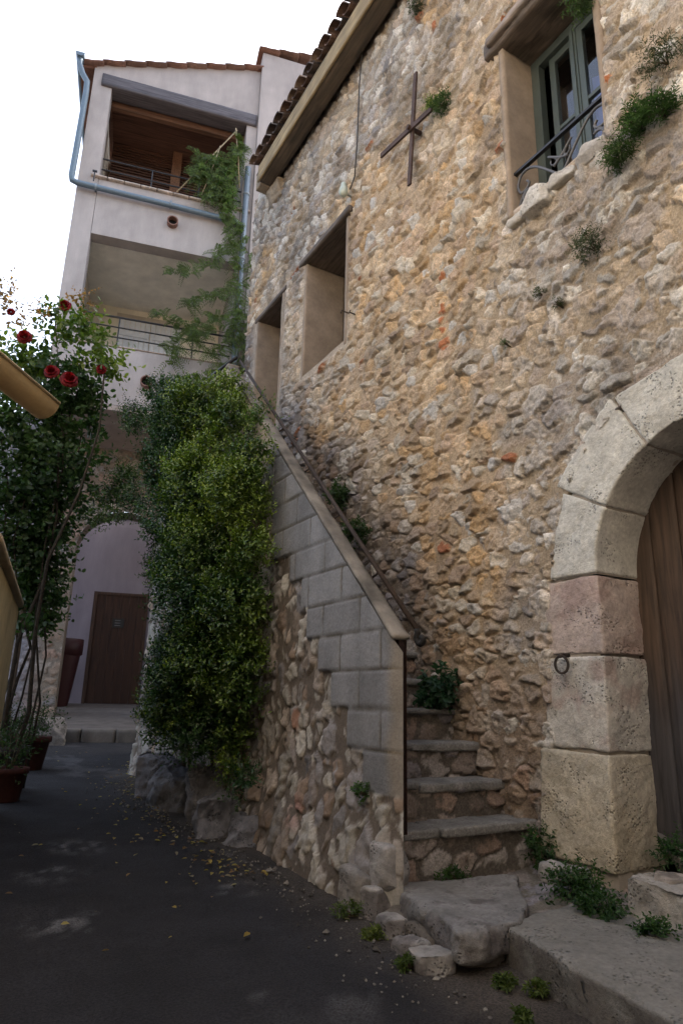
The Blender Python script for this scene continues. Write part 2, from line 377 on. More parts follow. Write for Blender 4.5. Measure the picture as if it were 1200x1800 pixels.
# ================================================================ the old stone house on the right (front wall in the plane X = 3)
WX = 3.0
ARC_Y, ARC_R, ARC_Z = 1.675, .70, 1.94          # arched doorway
OPEN = [(6.80, 7.56, 3.4, 6.20), (5.21, 6.12, 4.74, 6.22), (2.06, 2.85, 4.62, 6.12)]   # y0 y1 z0 z1
def build_house():
    root = empty('stone_house', (3.0, 4.0, .2)); off = np.array([3.0, 4.0, .2])
    tag(root, 'old rubble stone house with arched plank door and deep window openings', 'house')
    def part(mb, name, mat, smooth=True, parent=None):
        for k in range(len(mb.v)): mb.v[k] = mb.v[k]-off
        return mb.build(name, mat, parent or root, smooth)
    # --- front wall
    def seq(a, b, st0, st1):
        out = [a]
        while out[-1] < b: out.append(out[-1]+mix(st0, st1, (out[-1]-a)/(b-a)))
        return out[:-1]
    ys = np.array(sorted(set(seq(-3, 1.4, .06, .015)+seq(1.4, 3.4, .0085, .0095)+seq(3.4, 7.95, .0105, .022)+[7.95]+[o[0] for o in OPEN]+[o[1] for o in OPEN])))
    zs = np.array(sorted(set(seq(.1, 3.2, .0085, .0085)+seq(3.2, 8.45, .0095, .018)+[8.45]+[o[2] for o in OPEN]+[o[3] for o in OPEN])))
    Y, Z = np.meshgrid(ys, zs, indexing='ij')
    limez = ss(3.3, 2.6, Y+.25*fbm2(Y*2, Z*2, 99, 2))*ss(6.5, 5.5, Z)
    H1, m1, a1, b1, c1 = stones(Y, Z, .15, .098, 3, .16, .43+.12*limez, .050)
    H2, m2, a2, b2, c2 = stones(Y+11, Z+5, .25, .16, 4, .20+.04*limez, .42+.08*limez, .053)
    # large blocks are sprinkled among the small stones, more of them towards the arched door
    sel_r = a2
    thr = .30+.45*ss(3.4, 2.4, Y)*ss(6.5, 5, Z)-.12*ss(5.5, 7, Z)
    big = (sel_r < thr) & (m2 > .02)
    edge = ss(0, .2, m2)*big
    H = np.where(big, np.maximum(H2, H1*.3), H1); mk = np.where(big, m2, m1)
    ra, rb, rc = [np.where(big, x2, x1) for x1, x2 in ((a1, a2), (b1, b2), (c1, c2))]
    # colour zones; low and dark mix damp stone with painted shade near the ground
    n1 = fbm2(Y*.8, Z*.8, 101, 4); n2 = fbm2(Y*1.7, Z*1.7, 111, 4)
    warm = ss(-.05, .25, n1*1.1+.38*ss(2.6, 3.3, Y)*ss(7.2, 5.6, Z)*ss(6.9, 5.0, Y)*ss(1.2, 2.4, Z)-.12)
    warm = np.maximum(warm, ss(.9, .4, np.hypot((Y-3.1)/.35, (Z-5.3)/.9))*.8)
    lime = ss(3.2, 2.6, Y+.5*n2)*(1-.7*warm)
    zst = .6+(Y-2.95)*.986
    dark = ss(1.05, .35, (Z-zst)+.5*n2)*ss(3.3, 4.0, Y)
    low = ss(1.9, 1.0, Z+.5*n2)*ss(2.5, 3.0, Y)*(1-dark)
    grey = ss(.05, .35, n2+.5*ss(6.2, 7.6, Z)+.3*ss(6.5, 7.6, Y)-.05)
    pal = pick(PAL_LIME*.9, rb)*.5+pick(PAL_WARM, rb)*.5
    pal = mixc(pal, pick(PAL_WARM, rb), warm*.85)
    pal = mixc(pal, pick(PAL_LIME, rb), lime*.85)
    pal = mixc(pal, pick(PAL_GREY, rb), grey*(1-warm)*.8)
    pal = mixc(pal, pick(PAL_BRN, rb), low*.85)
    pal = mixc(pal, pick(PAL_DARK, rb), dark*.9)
    pal = pal*(1.05+.75*(rc-.5))[..., None]
    spots = (rc > .955); pal = np.where(spots[..., None], np.array((.62, .60, .57)), pal)
    red = (rc < .009) & (Y > 2.9); pal = np.where(red[..., None], np.array((.36, .15, .08)), pal)
    for ry, rz, sy, sz in ((3.66, 4.19, .05, .17), (3.63, 3.95, .07, .07), (3.64, 4.55, .05, .06), (2.80, 6.32, .07, .05), (2.02, 4.98, .04, .03)):
        d = np.hypot((Y-ry)/sy, (Z-rz)/sz); pal = np.where((d < 1+.5*n2)[..., None], np.array((.48, .19, .09)), pal)
    mort = np.tile(np.array((.41, .33, .235)), Y.shape+(1,))
    mort = mixc(mort, np.array((.47, .36, .245)), warm)
    mort = mixc(mort, np.array((.36, .31, .26)), grey*(1-warm)*.8)
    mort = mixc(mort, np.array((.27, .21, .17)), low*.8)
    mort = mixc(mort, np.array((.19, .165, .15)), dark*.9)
    # smooth render margins round the openings
    pm = np.zeros(Y.shape)
    for k, (y0, y1, z0, z1) in enumerate(OPEN):
        d = np.hypot(np.maximum(np.maximum(y0-Y, Y-y1), 0), np.maximum(np.maximum(z0-Z, Z-z1), 0))
        wd = (.12, .07, .03)[k]
        pm = np.maximum(pm, ss(wd*1.5, wd*.5, d+.03*n2))
    H = mix(H, .012, pm); mk = mk*(1-pm*.85); mort = mixc(mort, np.array((.42, .35, .28)), pm*.7)
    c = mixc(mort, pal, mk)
    soot = ss(.1, .45, fbm2(Y*2.3+9, Z*.9, 131, 5, .6))        # lichen and damp streaks
    c = c*(1-.32*soot)[..., None]
    c = c*(1+.18*fbm2(Y*25, Z*25, 141, 3))[..., None]
    aw = np.interp(Z, [0, 1.0, 1.04, 1.5, 1.54, 1.94], [.42, .42, .38, .38, .36, .36])
    am = np.maximum((np.abs(Y-ARC_Y) < ARC_R+aw-.015)*(Z < ARC_Z), (np.hypot(Y-ARC_Y, Z-ARC_Z) < ARC_R+.29)*(Z >= ARC_Z))
    H = H*(1-am)-.01*am
    H = H+.035*(1-am)*fbm2(Y*.7, Z*.7, 151, 2)+.012*fbm2(Y*3, Z*3, 152, 2)
    H = H+.03*ss(3.3, 2.8, Y)*ss(2.0, 1.0, Z)*0
    yc = (Y[:-1, :-1]+Y[1:, 1:])/2; zc = (Z[:-1, :-1]+Z[1:, 1:])/2
    keep = np.ones(yc.shape, bool)
    for y0, y1, z0, z1 in OPEN: keep &= ~((yc > y0) & (yc < y1) & (zc > z0) & (zc < z1))
    keep &= ~((np.abs(yc-ARC_Y) < ARC_R+.08) & (zc < ARC_Z)) & ~(np.hypot(yc-ARC_Y, zc-ARC_Z) < ARC_R+.08)
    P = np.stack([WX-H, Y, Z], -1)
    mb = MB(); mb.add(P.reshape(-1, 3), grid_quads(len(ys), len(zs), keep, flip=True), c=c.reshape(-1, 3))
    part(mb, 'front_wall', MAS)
    # --- body of the house behind the front wall (thick wall returns, end wall, back)
    mb = MB(); cc = (.40, .34, .28)
    box(mb, 3.9, 9.5, -3, 10.0, 0, 8.2, cc)
    masonry_panel(mb, lambda u, v, h: (2.97+u, 7.95+h, .1+v), .95, 8.2, .03, .03, 31, PAL_GREY, (.36, .31, .26))
    masonry_panel(mb, lambda u, v, h: (2.97+u, -3-h, .1+v), .95, 8.2, .06, .06, 32, PAL_GREY, (.36, .31, .26))
    part(mb, 'end_wall', MAS)
    # --- rendered reveals
    rc_ = (.30, .24, .185)
    for k, (y0, y1, z0, z1) in enumerate(OPEN):
        mb = MB()
        xd = (3.45, 3.5, 3.34)[k]; x0 = 2.972
        t = .05
        for (ya, yb, za, zb, sd) in ((y1, y1+t, z0-t, z1, 1), (y0-t, y0, z0-t, z1, 2)):
            rough_box(mb, x0, xd, ya, yb, za, zb, .03, .008, .004, 12, 40+k+sd, c=rc_, cvar=.12)
        rough_box(mb, x0+.01, xd, y0-.0, y1+.0, z0-t, z0, .03, .01, .006, 12, 45+k, c=(.40, .33, .26), cvar=.12)
        part(mb, 'window_reveal', PLA)
    # dark panels close the two openings, standing in for the gloom of rooms
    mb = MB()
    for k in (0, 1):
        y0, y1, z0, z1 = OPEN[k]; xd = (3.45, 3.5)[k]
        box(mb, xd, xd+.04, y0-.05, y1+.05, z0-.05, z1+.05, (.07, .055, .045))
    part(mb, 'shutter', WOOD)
    # --- wooden lintels
    for k, (y0, y1, z0, z1) in enumerate(OPEN):
        mb = MB()
        a = (.10, .14, .16)[k]
        rough_box(mb, 2.93 if k else 2.96, 3.5, y0-.12, y1+a, z1, z1+(.07, .08, .15)[k], .03, .015, (.006, .008, .018)[k], 9, 60+k, c=(.115, .092, .075), cvar=.2, low=1)
        if k == 2:
            rough_box(mb, 2.88, 2.98, y0-.1, y1+.10, z1+.05, z1+.12, .02, .02, .02, 8, 66, c=(.22, .19, .17), cvar=.25, low=1)
        part(mb, 'lintel', WOODH)
    mb = MB(); rough_box(mb, 2.99, 3.12, 5.24, 5.62, 4.745, 4.765, .03, .004, .003, 20, 68, c=(.25, .17, .11)); part(mb, 'sill_board', WOODH)
    mb = MB(); rough_box(mb, 2.90, 3.08, 2.50, 2.72, 4.44, 4.61, .012, .02, .014, 12, 69, c=(.60, .58, .54), low=1, cuts=8); 
    rough_box(mb, 2.93, 3.08, 2.30, 2.49, 4.50, 4.60, .012, .02, .012, 12, 70, c=(.46, .44, .40), low=1, cuts=8)
    rough_box(mb, 2.93, 3.08, 2.04, 2.30, 4.50, 4.62, .012, .02, .012, 12, 71, c=(.44, .42, .40), low=1, cuts=8)
    rough_box(mb, 2.94, 3.08, 2.73, 2.90, 4.46, 4.59, .012, .02, .012, 12, 72, c=(.48, .44, .38), low=1, cuts=8)
    part(mb, 'sill_stone', ASH)
    # --- the glazed window
    y0, y1, z0, z1 = OPEN[2]; G = (.072, .092, .086)
    mb = MB(); X0 = 3.27; X1 = 3.335
    box(mb, X0, X1, y1-.075, y1, z0, z1, G); box(mb, X0, X1, y0, y0+.06, z0, z1, G)
    box(mb, X0+.002, X1, y0+.06, y1-.075, z1-.08, z1, G); box(mb, X0+.002, X1, y0+.06, y1-.075, z0, z0+.07, G)
    box(mb, X0-.004, X0+.03, 2.42, 2.475, z0+.07, z1-.08, G); box(mb, X0-.016, X0-.002, 2.437, 2.458, z0+.07, z1-.08, G)
    fr = part(mb, 'window_frame', MET, False)
    for nm, ya, yb, xx in (('casement', 2.475, y1-.15, X0+.035), ('casement', y0+.06, 2.42, X0+.004)):
        mb = MB()
        zb, zt = z0+.075, z1-.085
        box(mb, xx, xx+.04, yb-.05, yb, zb, zt, G); box(mb, xx, xx+.04, ya, ya+.035, zb, zt, G)
        box(mb, xx+.002, xx+.038, ya+.035, yb-.05, zb, zb+.07, G); box(mb, xx+.002, xx+.038, ya+.035, yb-.05, zt-.06, zt, G)
        box(mb, xx+.004, xx+.036, ya+.035, yb-.05, 5.34, 5.37, G)
        s = part(mb, nm, MET, False)
        mb = MB(); box(mb, xx+.018, xx+.022, ya+.035, yb-.05, zb+.07, zt-.06); part(mb, 'pane', GLASS, False, s)
    mb = MB()
    ny = 40; yy = np.linspace(y0+.0, 2.40, ny); zz = np.linspace(z0, 5.62, 12); A, B = np.meshgrid(yy, zz, indexing='ij')
    mb.add(np.stack([3.40+.012*np.sin(A*70), A, B], -1).reshape(-1, 3), grid_quads(ny, 12)); part(mb, 'reflection_curtain', CURT)  # hung behind the right pane to imitate reflected sky
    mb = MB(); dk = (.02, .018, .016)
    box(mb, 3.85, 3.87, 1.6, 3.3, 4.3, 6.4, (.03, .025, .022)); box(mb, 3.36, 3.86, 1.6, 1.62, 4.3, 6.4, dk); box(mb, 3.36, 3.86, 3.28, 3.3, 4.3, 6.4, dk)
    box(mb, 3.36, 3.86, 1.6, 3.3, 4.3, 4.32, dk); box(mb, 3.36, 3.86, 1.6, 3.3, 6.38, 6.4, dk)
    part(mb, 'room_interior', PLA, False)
    # --- wrought iron balconet
    mb = MB(); ir = (.11, .11, .115); xr = 3.03
    bar(mb, (xr, 2.03, 4.95), (xr, 2.86, 4.95), .03, .02, (.02, .02, .022))
    def sp(cy, cz, r0, t0, t1, n=22, shrink=.25):
        return [(xr, cy+r0*(1-(1-shrink)*k/(n-1))*math.cos(mix(t0, t1, k/(n-1))), cz+r0*(1-(1-shrink)*k/(n-1))*math.sin(mix(t0, t1, k/(n-1)))) for k in range(n)]
    for sgn in (1, -1):
        cy = 2.445
        def my(pts):
            pts = np.array([(x, cy+sgn*(y-cy), z) for x, y, z in pts]); t = np.arange(len(pts)); n_ = len(pts)*5
            if len(pts) > 15: return pts
            out = []
            for q in range(n_):
                u = q/(n_-1)*(len(pts)-1); i = min(int(u), len(pts)-2); f = u-i
                p0, p1, p2, p3 = pts[max(i-1, 0)], pts[i], pts[i+1], pts[min(i+2, len(pts)-1)]
                out.append(.5*((2*p1)+(p2-p0)*f+(2*p0-5*p1+4*p2-p3)*f*f+(3*p1-p0-3*p2+p3)*f**3))
            return np.array(out)
        tube(mb, my([(xr, cy+.01, 4.64), (xr, cy+.10, 4.75), (xr, cy+.2, 4.86), (xr, cy+.28, 4.91), (xr, cy+.35, 4.90), (xr, cy+.385, 4.83), (xr, cy+.36, 4.76), (xr, cy+.31, 4.755), (xr, cy+.28, 4.79), (xr, cy+.30, 4.82)]), .010, 6, ir)
        tube(mb, my([(xr, cy-.10, 4.86), (xr, cy+.0, 4.78), (xr, cy+.06, 4.75)]), .009, 6, ir)
        tube(mb, my(sp(cy+.30, 4.69, .055, 2.2, -3.4)), .009, 6, ir)
        tube(mb, my([(xr, cy+.40, 4.60), (xr, cy+.37, 4.68), (xr, cy+.32, 4.74), (xr, cy+.27, 4.735)]), .009, 6, ir)
        tube(mb, my(sp(cy+.05, 4.79, .035, .6, -4.5, shrink=.3)), .005, 6, ir)
    part(mb, 'balconet', MET)
    # --- arched stone surround (three jamb blocks a side, nine voussoirs)
    mb = MB()
    def blk(fn, seed, c, cf=None, lo=1.3):
        rough_box(mb, 0, .40, 0, 1, 0, 1, .014, .022, .0065, 26, seed, f=fn, c=c, cvar=.10, cfn=cf, low=lo)
    def seg_f(quad, xf):
        (ya, za), (yb, zb), (yc_, zc_), (yd, zd) = quad
        def f(x, a, b):
            y = (ya*(1-a)+yb*a)*(1-b)+(yd*(1-a)+yc_*a)*b; z = (za*(1-a)+zb*a)*(1-b)+(zd*(1-a)+zc_*a)*b
            return (xf+x, y, z)
        return f
    def rb(quad, xf, seed, c, cf=None):
        # box in metric size so that rounding is isotropic
        f = seg_f(quad, 0)
        (ya, za), (yb, zb), (yc_, zc_), (yd, zd) = quad
        Ly = math.hypot(yb-ya, zb-za)*.5+math.hypot(yc_-yd, zc_-zd)*.5; Lz = math.hypot(yd-ya, zd-za)*.5+math.hypot(yc_-yb, zc_-zb)*.5
        rough_box(mb, 0, .42, 0, Ly, 0, Lz, .012, .010, .007, 34, seed, f=lambda x, a, b: f(x+xf, a/Ly, b/Lz), c=c, cvar=.12, cfn=cf, low=1.5)
    def pinkish(P, n, cc):
        m = ss(-.05, .3, fbm3(P[:, 0]*7, P[:, 1]*7, P[:, 2]*7, 77, 4)); return mixc(cc, np.array((.36, .25, .22)), m*.55)
    def mossy(P, n, cc):
        m = ss(.85, .5, P[:, 2]+.2*fbm3(P[:, 0]*5, P[:, 1]*5, P[:, 2]*5, 78, 3)); return mixc(cc, np.array((.42, .36, .26)), m*.6)
    LI = (.56, .55, .50); g = .006
    zj = [.46, 1.02, 1.51, ARC_Z]; wj = [.44, .40, .38]
    for s in (1, -1):
        e = ARC_Y+s*ARC_R
        for k in range(3):
            o = e+s*wj[k]+(s*.03*(k == 0)); sl_ = s*.05*(2-k)/2
            q = [(e+s*.03*(2-k)/2, zj[k]+g), (o+sl_, zj[k]+g+.01), (o, zj[k+1]-g), (e+s*.03*(1-k if k < 2 else 0)/2, zj[k+1]-g)]
            if s < 0: q = [q[1], q[0], q[3], q[2]]
            rb(q, 2.955+.004*k, 80+k+s*5, [LI, (.52, .50, .46), (.50, .42, .38)][k] if k else (.50, .46, .38), [mossy, pinkish, pinkish][k])
        bounds = [0, 34, 68] if True else None
    angs = [0, 30, 62, 98, 128, 152, 180]; outs = [.30, .36, .33, .34, .31, .35]
    for k in range(6):
        a0, a1 = R(angs[k]+.5), R(angs[k+1]-.5); ro = ARC_R+outs[k]; n = 4
        for q in range(n):
            b0, b1 = mix(a0, a1, q/n), mix(a0, a1, (q+1)/n)
        def f(x, a, b, a0=a0, a1=a1, ro=ro):
            t = mix(a1, a0, a); flare = 1+.12*math.sin((b)*math.pi*.5)*0
            rr = mix(ARC_R, ro/ max(.86, math.cos((t-(a0+a1)/2)*.9)), b)
            return (2.955+x, ARC_Y+rr*math.cos(t), ARC_Z+rr*math.sin(t))
        La = (ARC_R+.15)*(a1-a0); Lb = ro-ARC_R
        rough_box(mb, 0, .42, 0, La, 0, Lb, .012, .010, .007, 34, 95+k, f=lambda x, a, b, f=f, La=La, Lb=Lb: f(x, a/La, b/Lb), c=(.60, .59, .54), cvar=.10, low=1.5)
    part(mb, 'arch_surround', ASH)
    # mortar bed behind the arch joints
    mb = MB(); 
    for q in range(24):
        t0, t1 = math.pi*q/24, math.pi*(q+1)/24
        V = [(x, ARC_Y+r*math.cos(t), ARC_Z+r*math.sin(t)) for x in (2.968, 3.35) for r in (ARC_R+.006, ARC_R+.26) for t in (t0, t1)]
        mb.add(V, [(0, 2, 3, 1), (0, 1, 5, 4)], c=(.36, .32, .27))
    for s in (1, -1):
        e = ARC_Y+s*(ARC_R+.036); o = ARC_Y+s*(ARC_R+.32); box(mb, 2.978, 3.34, min(e, o), max(e, o), .2, ARC_Z, (.34, .30, .25))
    part(mb, 'mortar_joint', PLA, False)
    # --- plank door
    mb = MB(); nb = 9; xd = 3.29
    random.seed(3)
    for k in range(nb):
        ya = ARC_Y-ARC_R-.06+k*(2*ARC_R+.12)/nb; yb = ya+(2*ARC_R+.12)/nb-.006
        v = random.uniform(.7, 1.2); 
        def cf(P, n, cc, v=v):
            m = ss(1.7, 1.1, P[:, 2]+.25*fbm3(P[:, 1]*20, P[:, 1]*3, P[:, 2]*1.5, 19, 3))
            return mixc(cc, np.array((.042, .043, .052)), m*.9)*v
        rough_box(mb, xd+random.uniform(0, .006), xd+.04, ya, yb, .58, 2.72, .03, .004, .0015, 14, 120+k, c=(.075, .050, .036), cfn=cf)
    part(mb, 'door', WOOD)
    mb = MB(); rough_box(mb, 3.0, 3.5, .95, 2.42, .40, .585, .02, .02, .01, 12, 140, c=(.24, .225, .20), low=1, cuts=2); part(mb, 'door_sill', ASH)
    # --- eaves: fascia beam, soffit, tiles
    mb = MB()
    rough_box(mb, 2.722, 2.92, -3.2, 7.20, 8.10, 8.355, .05, .01, .004, 6, 150, c=(.10, .078, .055), cvar=.2)  # coloured darker than the fascia to paint in shade on the underside
    part(mb, 'eave_beam', WOODH)
    mb = MB()
    rough_box(mb, 2.695, 2.72, -3.2, 7.22, 8.095, 8.36, .05, .004, .003, 6, 151, c=(.30, .225, .12), cvar=.25)
    part(mb, 'fascia_beam', WOODH)
    mb = MB()
    box(mb, 2.91, 3.6, -3.2, 7.3, 8.40, 8.44, (.12, .085, .06))
    for k in range(24):
        yb = -2.9+k*.45
        if yb < 7.1: box(mb, 2.912, 3.3, yb, yb+.08, 8.30, 8.398, (.15, .105, .07))
    part(mb, 'soffit', WOODH, False)
    mb = MB()
    rough_box(mb, 2.88, 3.1, 6.95, 7.36, 7.86, 8.097, .015, .02, .018, 12, 152, c=(.34, .28, .21), low=1, cuts=6)
    rough_box(mb, 2.74, 3.1, 7.21, 7.40, 8.10, 8.36, .02, .02, .012, 7, 153, c=(.34, .28, .21), low=1)
    part(mb, 'corbel', ASH)
    mb = MB(); random.seed(5)
    pit = math.tan(R(20)); y = -3.25; k = 0
    while y < 7.32:
        wv_ = .205; 
        for up, (dz, rr) in enumerate(((0.0, .085), (.06, .095))):
            yc_ = y+(.5*wv_ if up else 0)+random.uniform(-.008, .008)
            base = random.choice([(.12, .075, .055), (.10, .07, .055), (.15, .09, .065), (.08, .062, .055), (.17, .12, .085)])
            for row in range(3):
                x0 = 2.65+row*.34+random.uniform(-.015, .015)-(.03 if up else 0); x1 = x0+.42
                n = 8; V = []; Q = []
                for xi, x in enumerate((x0, x1)):
                    r_ = rr*(1 if xi == 0 else .85); z = 8.44+(x-2.65)*pit+dz+(.02 if xi == 0 else 0)
                    for sh in (0, .014):
                        for q in range(n+1):
                            t = math.pi*q/n; s_ = 1 if up else -1
                            V.append((x, yc_+(r_-sh)*math.cos(t), z+s_*(r_-sh)*math.sin(t)*.75))
                m = n+1
                for q in range(n):
                    Q += [(q, q+1, 2*m+q+1, 2*m+q), (m+q, m+q+1, 3*m+q+1, 3*m+q), (q, q+1, m+q+1, m+q)]
                mb.add(V, Q, c=np.array(base)*random.uniform(.75, 1.2))
        y += wv_
    box(mb, 2.76, 7.2, -3.2, 7.45, 0, .03, (.18, .13, .10), lambda x, y, z: (x, y, 8.385+(x-2.7)*pit+z))
    box(mb, 7.0, 11.5, -3.2, 8.2, 0, .03, (.18, .13, .10), lambda x, y, z: (x, y, 8.385+4.4*pit-(x-7.1)*pit+z))
    part(mb, 'roof', TILE, False)
build_house()
# ================================================================ outside staircase along the wall
ST0Y, ST0Z, SG, SR_ = 2.95, .628, .2150, .194
def build_stair():
    o0 = np.array([2.5, 3.0, .3]); root = empty('stone_staircase', tuple(o0))
    tag(root, 'narrow stone staircase with concrete block parapet climbing along the stone house', 'staircase')
    def part(mb, name, mat, smooth=True, parent=None):
        for k in range(len(mb.v)): mb.v[k] = mb.v[k]-o0
        return mb.build(name, mat, parent or root, smooth)
    random.seed(11)
    for k in range(14):
        y = ST0Y+k*SG; z = ST0Z+k*SR_
        mb = MB(); x0 = 2.062 if k else 1.955
        ybk = y+SG+.08
        xs = [x0]
        while xs[-1] < 2.7: xs.append(xs[-1]+random.uniform(.28, .5))
        xs[-1] = 3.02
        for a, b in zip(xs[:-1], xs[1:]):
            t = random.uniform(.03, .055) if k else .05; dy = random.uniform(-.015, .015)
            g = random.uniform(.8, 1.1)
            rough_box(mb, a+.002, b-.002, y+dy, ybk, z-t+random.uniform(-.004, .004), z+random.uniform(-.006, .004), .016, .012, .008, 13, 200+k*7+int(a*10), c=np.array((.22, .215, .205))*g, cvar=.25, low=1.2)
        hb = SR_ if k else .26
        masonry_panel(mb, lambda u, v, h: (x0+u, y+.045-h, z-hb-.01+v), 3.02-x0, hb-.02, .011, .010, 260+k*13, (PAL_BRN*.35+PAL_DARK*.6), (.12, .105, .09), .21, .13, .03, .18, .6)
        part(mb, 'step', MAS)
    # --- side wall: concrete blocks stepping down into older rubble
    def top(y): return np.where(y < 5.76, 1.57+(y-2.90)*.9895, 4.42)
    ys = np.concatenate([np.arange(2.82, 5, .0095), np.arange(5, 7.9, .02)]); tt = np.linspace(0, 1, 330)
    Y = np.repeat(ys[:, None], len(tt), 1); zb = .1
    T = zb+tt[None, :]*(4.42-zb)+0*Y
    Z = np.minimum(T, top(Y))
    H, mk, r1, r2, r3 = stones(Z+9, Y+3, .16, .10, 301, .26, .62, .034)
    H2, mk2, q1, q2, q3 = stones(Z*1+3, Y*1+9, .25, .15, 303, .26, .58, .038)
    bg_ = q1 > .45
    H = np.where(bg_ & (mk2 > .05), H2, H); mk = np.where(bg_ & (mk2 > .05), mk2, mk); r2 = np.where(bg_, q2, r2); r3 = np.where(bg_, q3, r3)
    crs = np.floor((Z-.80)/.2045); fr = (Z-.80)/.2045-crs
    yl = np.where(crs <= 4, 3.15+.178*crs, np.where(crs <= 6, 3.95+.21*(crs-5), 4.45+.045*(crs-7)))
    yl = yl+.03*(hsh(crs, crs*0, 5)-.5)
    isb = (Y < yl) & (crs >= 0)
    bw = .43; off_ = np.where(np.mod(crs, 2) == 0, .12, .335); bi = np.floor((Y-2.9+off_)/bw); bf = (Y-2.9+off_)/bw-bi
    wob = .004*fbm2(Y*14, Z*14, 311, 3)
    jd = np.minimum(np.minimum(fr, 1-fr)*.2045, np.minimum(bf, 1-bf)*bw)+wob
    jm = ss(.003, .011, jd)
    hb = .012+.010*jm+.0015*fbm2(Y*60, Z*60, 312, 2)
    smear = ss(.0, .3, fbm2(Y*5, Z*5, 313, 3))
    hb = mix(hb, .02, (1-jm)*smear*.35)
    br = hsh(bi, crs, 9)
    cb = np.tile(np.array((.215, .22, .232)), Y.shape+(1,))*(1+.30*(br-.5)+.34*fbm2(Y*5, Z*2.2, 314, 4)+.06*fbm2(Y*50, Z*50, 315, 2))[..., None]
    cb = mixc(cb, np.array((.10, .092, .08)), (1-jm)*(1-.5*smear))
    tan = .65*ss(2.97, 2.88, Y+.03*fbm2(Y*0, Z*6, 316, 3)); cb = mixc(cb, np.array((.32, .26, .18)), tan*.8)
    cr = pick(np.concatenate([PAL_BRN[[0, 3, 5]], PAL_GREY*.9, PAL_GREY[:2]]), r2)*(1+.6*(r3-.5))[..., None]
    cr = cr*.8; cr = mixc(np.tile(np.array((.14, .118, .10)), Y.shape+(1,)), cr, mk)
    cr = mixc(cr, np.array((.34, .17, .11)), ss(.7, .3, np.hypot((Y-3.98)/.10, (Z-1.12)/.16))*.8*mk)
    cr = mixc(cr, np.array((.30, .16, .14)), ss(1, .4, np.hypot((Y-3.85)/.14, (Z-.60)/.14))*.6*mk)
    ib = isb.astype(float)
    C = mixc(cr, cb, 0*ib+ib)
    Hh = np.where(isb, hb, H-.012+.10*ss(1.0, .2, Z)+.012*fbm2(Y*3, Z*3, 317, 2))
    # plaster coat behind the shrub, near the top
    up = ss(4.3, 4.75, Y+.15*fbm2(Y*3, Z*3, 318, 3))*ss(2.6, 3.2, Z); 
    C = mixc(C, np.array((.40, .36, .30)), up*.9); Hh = mix(Hh, .02+.004*fbm2(Y*9, Z*9, 319, 3), up)
    Hh = Hh*ss(2.80, 2.99, Y)
    P = np.stack([2.0-Hh, Y, Z], -1)
    mb = MB(); mb.add(P.reshape(-1, 3), grid_quads(len(ys), len(tt), flip=True), c=C.reshape(-1, 3))
    # front end of the parapet and foot of the wall
    masonry_panel(mb, lambda u, v, h: (1.985+u, 2.93-h*.2, .1+v), .075, 1.47, .012, .02, 320, np.tile((.24, .20, .15), (6, 1)), (.24, .20, .15), .5, .5, .01)
    # inner face and body
    V = []
    for y in (2.90, 5.76, 7.9): V += [(2.06, y, .2), (2.06, y, float(top(np.array(y)))-.0)]
    mb.add(V, [(0, 2, 3, 1), (2, 4, 5, 3)], c=(.30, .28, .25))
    mb.add([(2.055, 2.95, .55), (2.055, 5.96, .55), (2.055, 5.96, 3.5), (2.055, 2.95, .55)], [(0, 1, 2, 3)], c=(.3, .28, .25))
    box(mb, 2.1, 3.0, 5.9, 7.9, .3, 3.52, (.3, .28, .25)); box(mb, 1.99, 3.0, 7.85, 7.9, .2, 4.4, (.3, .28, .25))
    part(mb, 'side_wall', CBW)
    for q, (x, y, z, sx, sy, sz) in enumerate(((2.0, 2.93, .34, .15, .13, .25), (1.93, 3.08, .20, .16, .2, .26), (1.99, 3.0, .14, .2, .2, .22))):
        mb = MB(); rough_box(mb, x-sx/2, x+sx/2, y-sy/2, y+sy/2, z, z+sz, .011, .02, .014, 12, 340+q, c=[(.30, .29, .285), (.24, .225, .21), (.2, .185, .17)][q], cvar=.3, low=1, cuts=9); part(mb, 'corner_stone', ASH)
    # --- sloping coping
    mb = MB(); Ls = math.hypot(2.86, 2.83); a = math.atan2(2.83, 2.86)
    def cf(x, l, d): return (x, 2.885+l*math.cos(a)-d*math.sin(a), 1.555+l*math.sin(a)+d*math.cos(a))
    rough_box(mb, 1.974, 2.078, 0, Ls+.03, .004, .030, .013, .007, .004, 26, 330, f=cf, c=(.17, .155, .135), cvar=.5, low=1.5)
    part(mb, 'coping', CON)
    mb = MB(); rough_box(mb, 1.965, 2.095, 5.74, 7.9, 4.40, 4.45, .03, .012, .005, 16, 331, c=(.2, .185, .16), cvar=.25, low=1); part(mb, 'landing_coping', CON)
    # --- iron handrail, post, scroll
    def rl(l, d=.10): x, y, z = cf(2.075, l, d); return (x, y, z)
    mb = MB(); ir = (.045, .032, .026)
    tube(mb, [rl(-.02), rl(1), rl(2), rl(3), rl(Ls+.02)], .014, 8, ir)
    pts = [rl(-.02)]; cx = rl(-.02)
    for q in range(11):
        t = q/10*5.2; r_ = .045*(1-.09*q); pts.append((2.075, cx[1]-.045+.0+r_*math.sin(t+.8)+.01, cx[2]-.05+r_*math.cos(t+.8)))
    tube(mb, pts, .016, 8, (.02, .018, .017), cap=True)
    hr = part(mb, 'handrail', RUST)
    for l in (.5, 1.15, 1.8, 2.5, 3.2, 3.85):
        mb = MB(); a0 = cf(2.06, l, .045); tube(mb, [a0, cf(2.08, l, .07), rl(l, .105)], .007, 6, ir); part(mb, 'bracket', RUST, parent=hr)
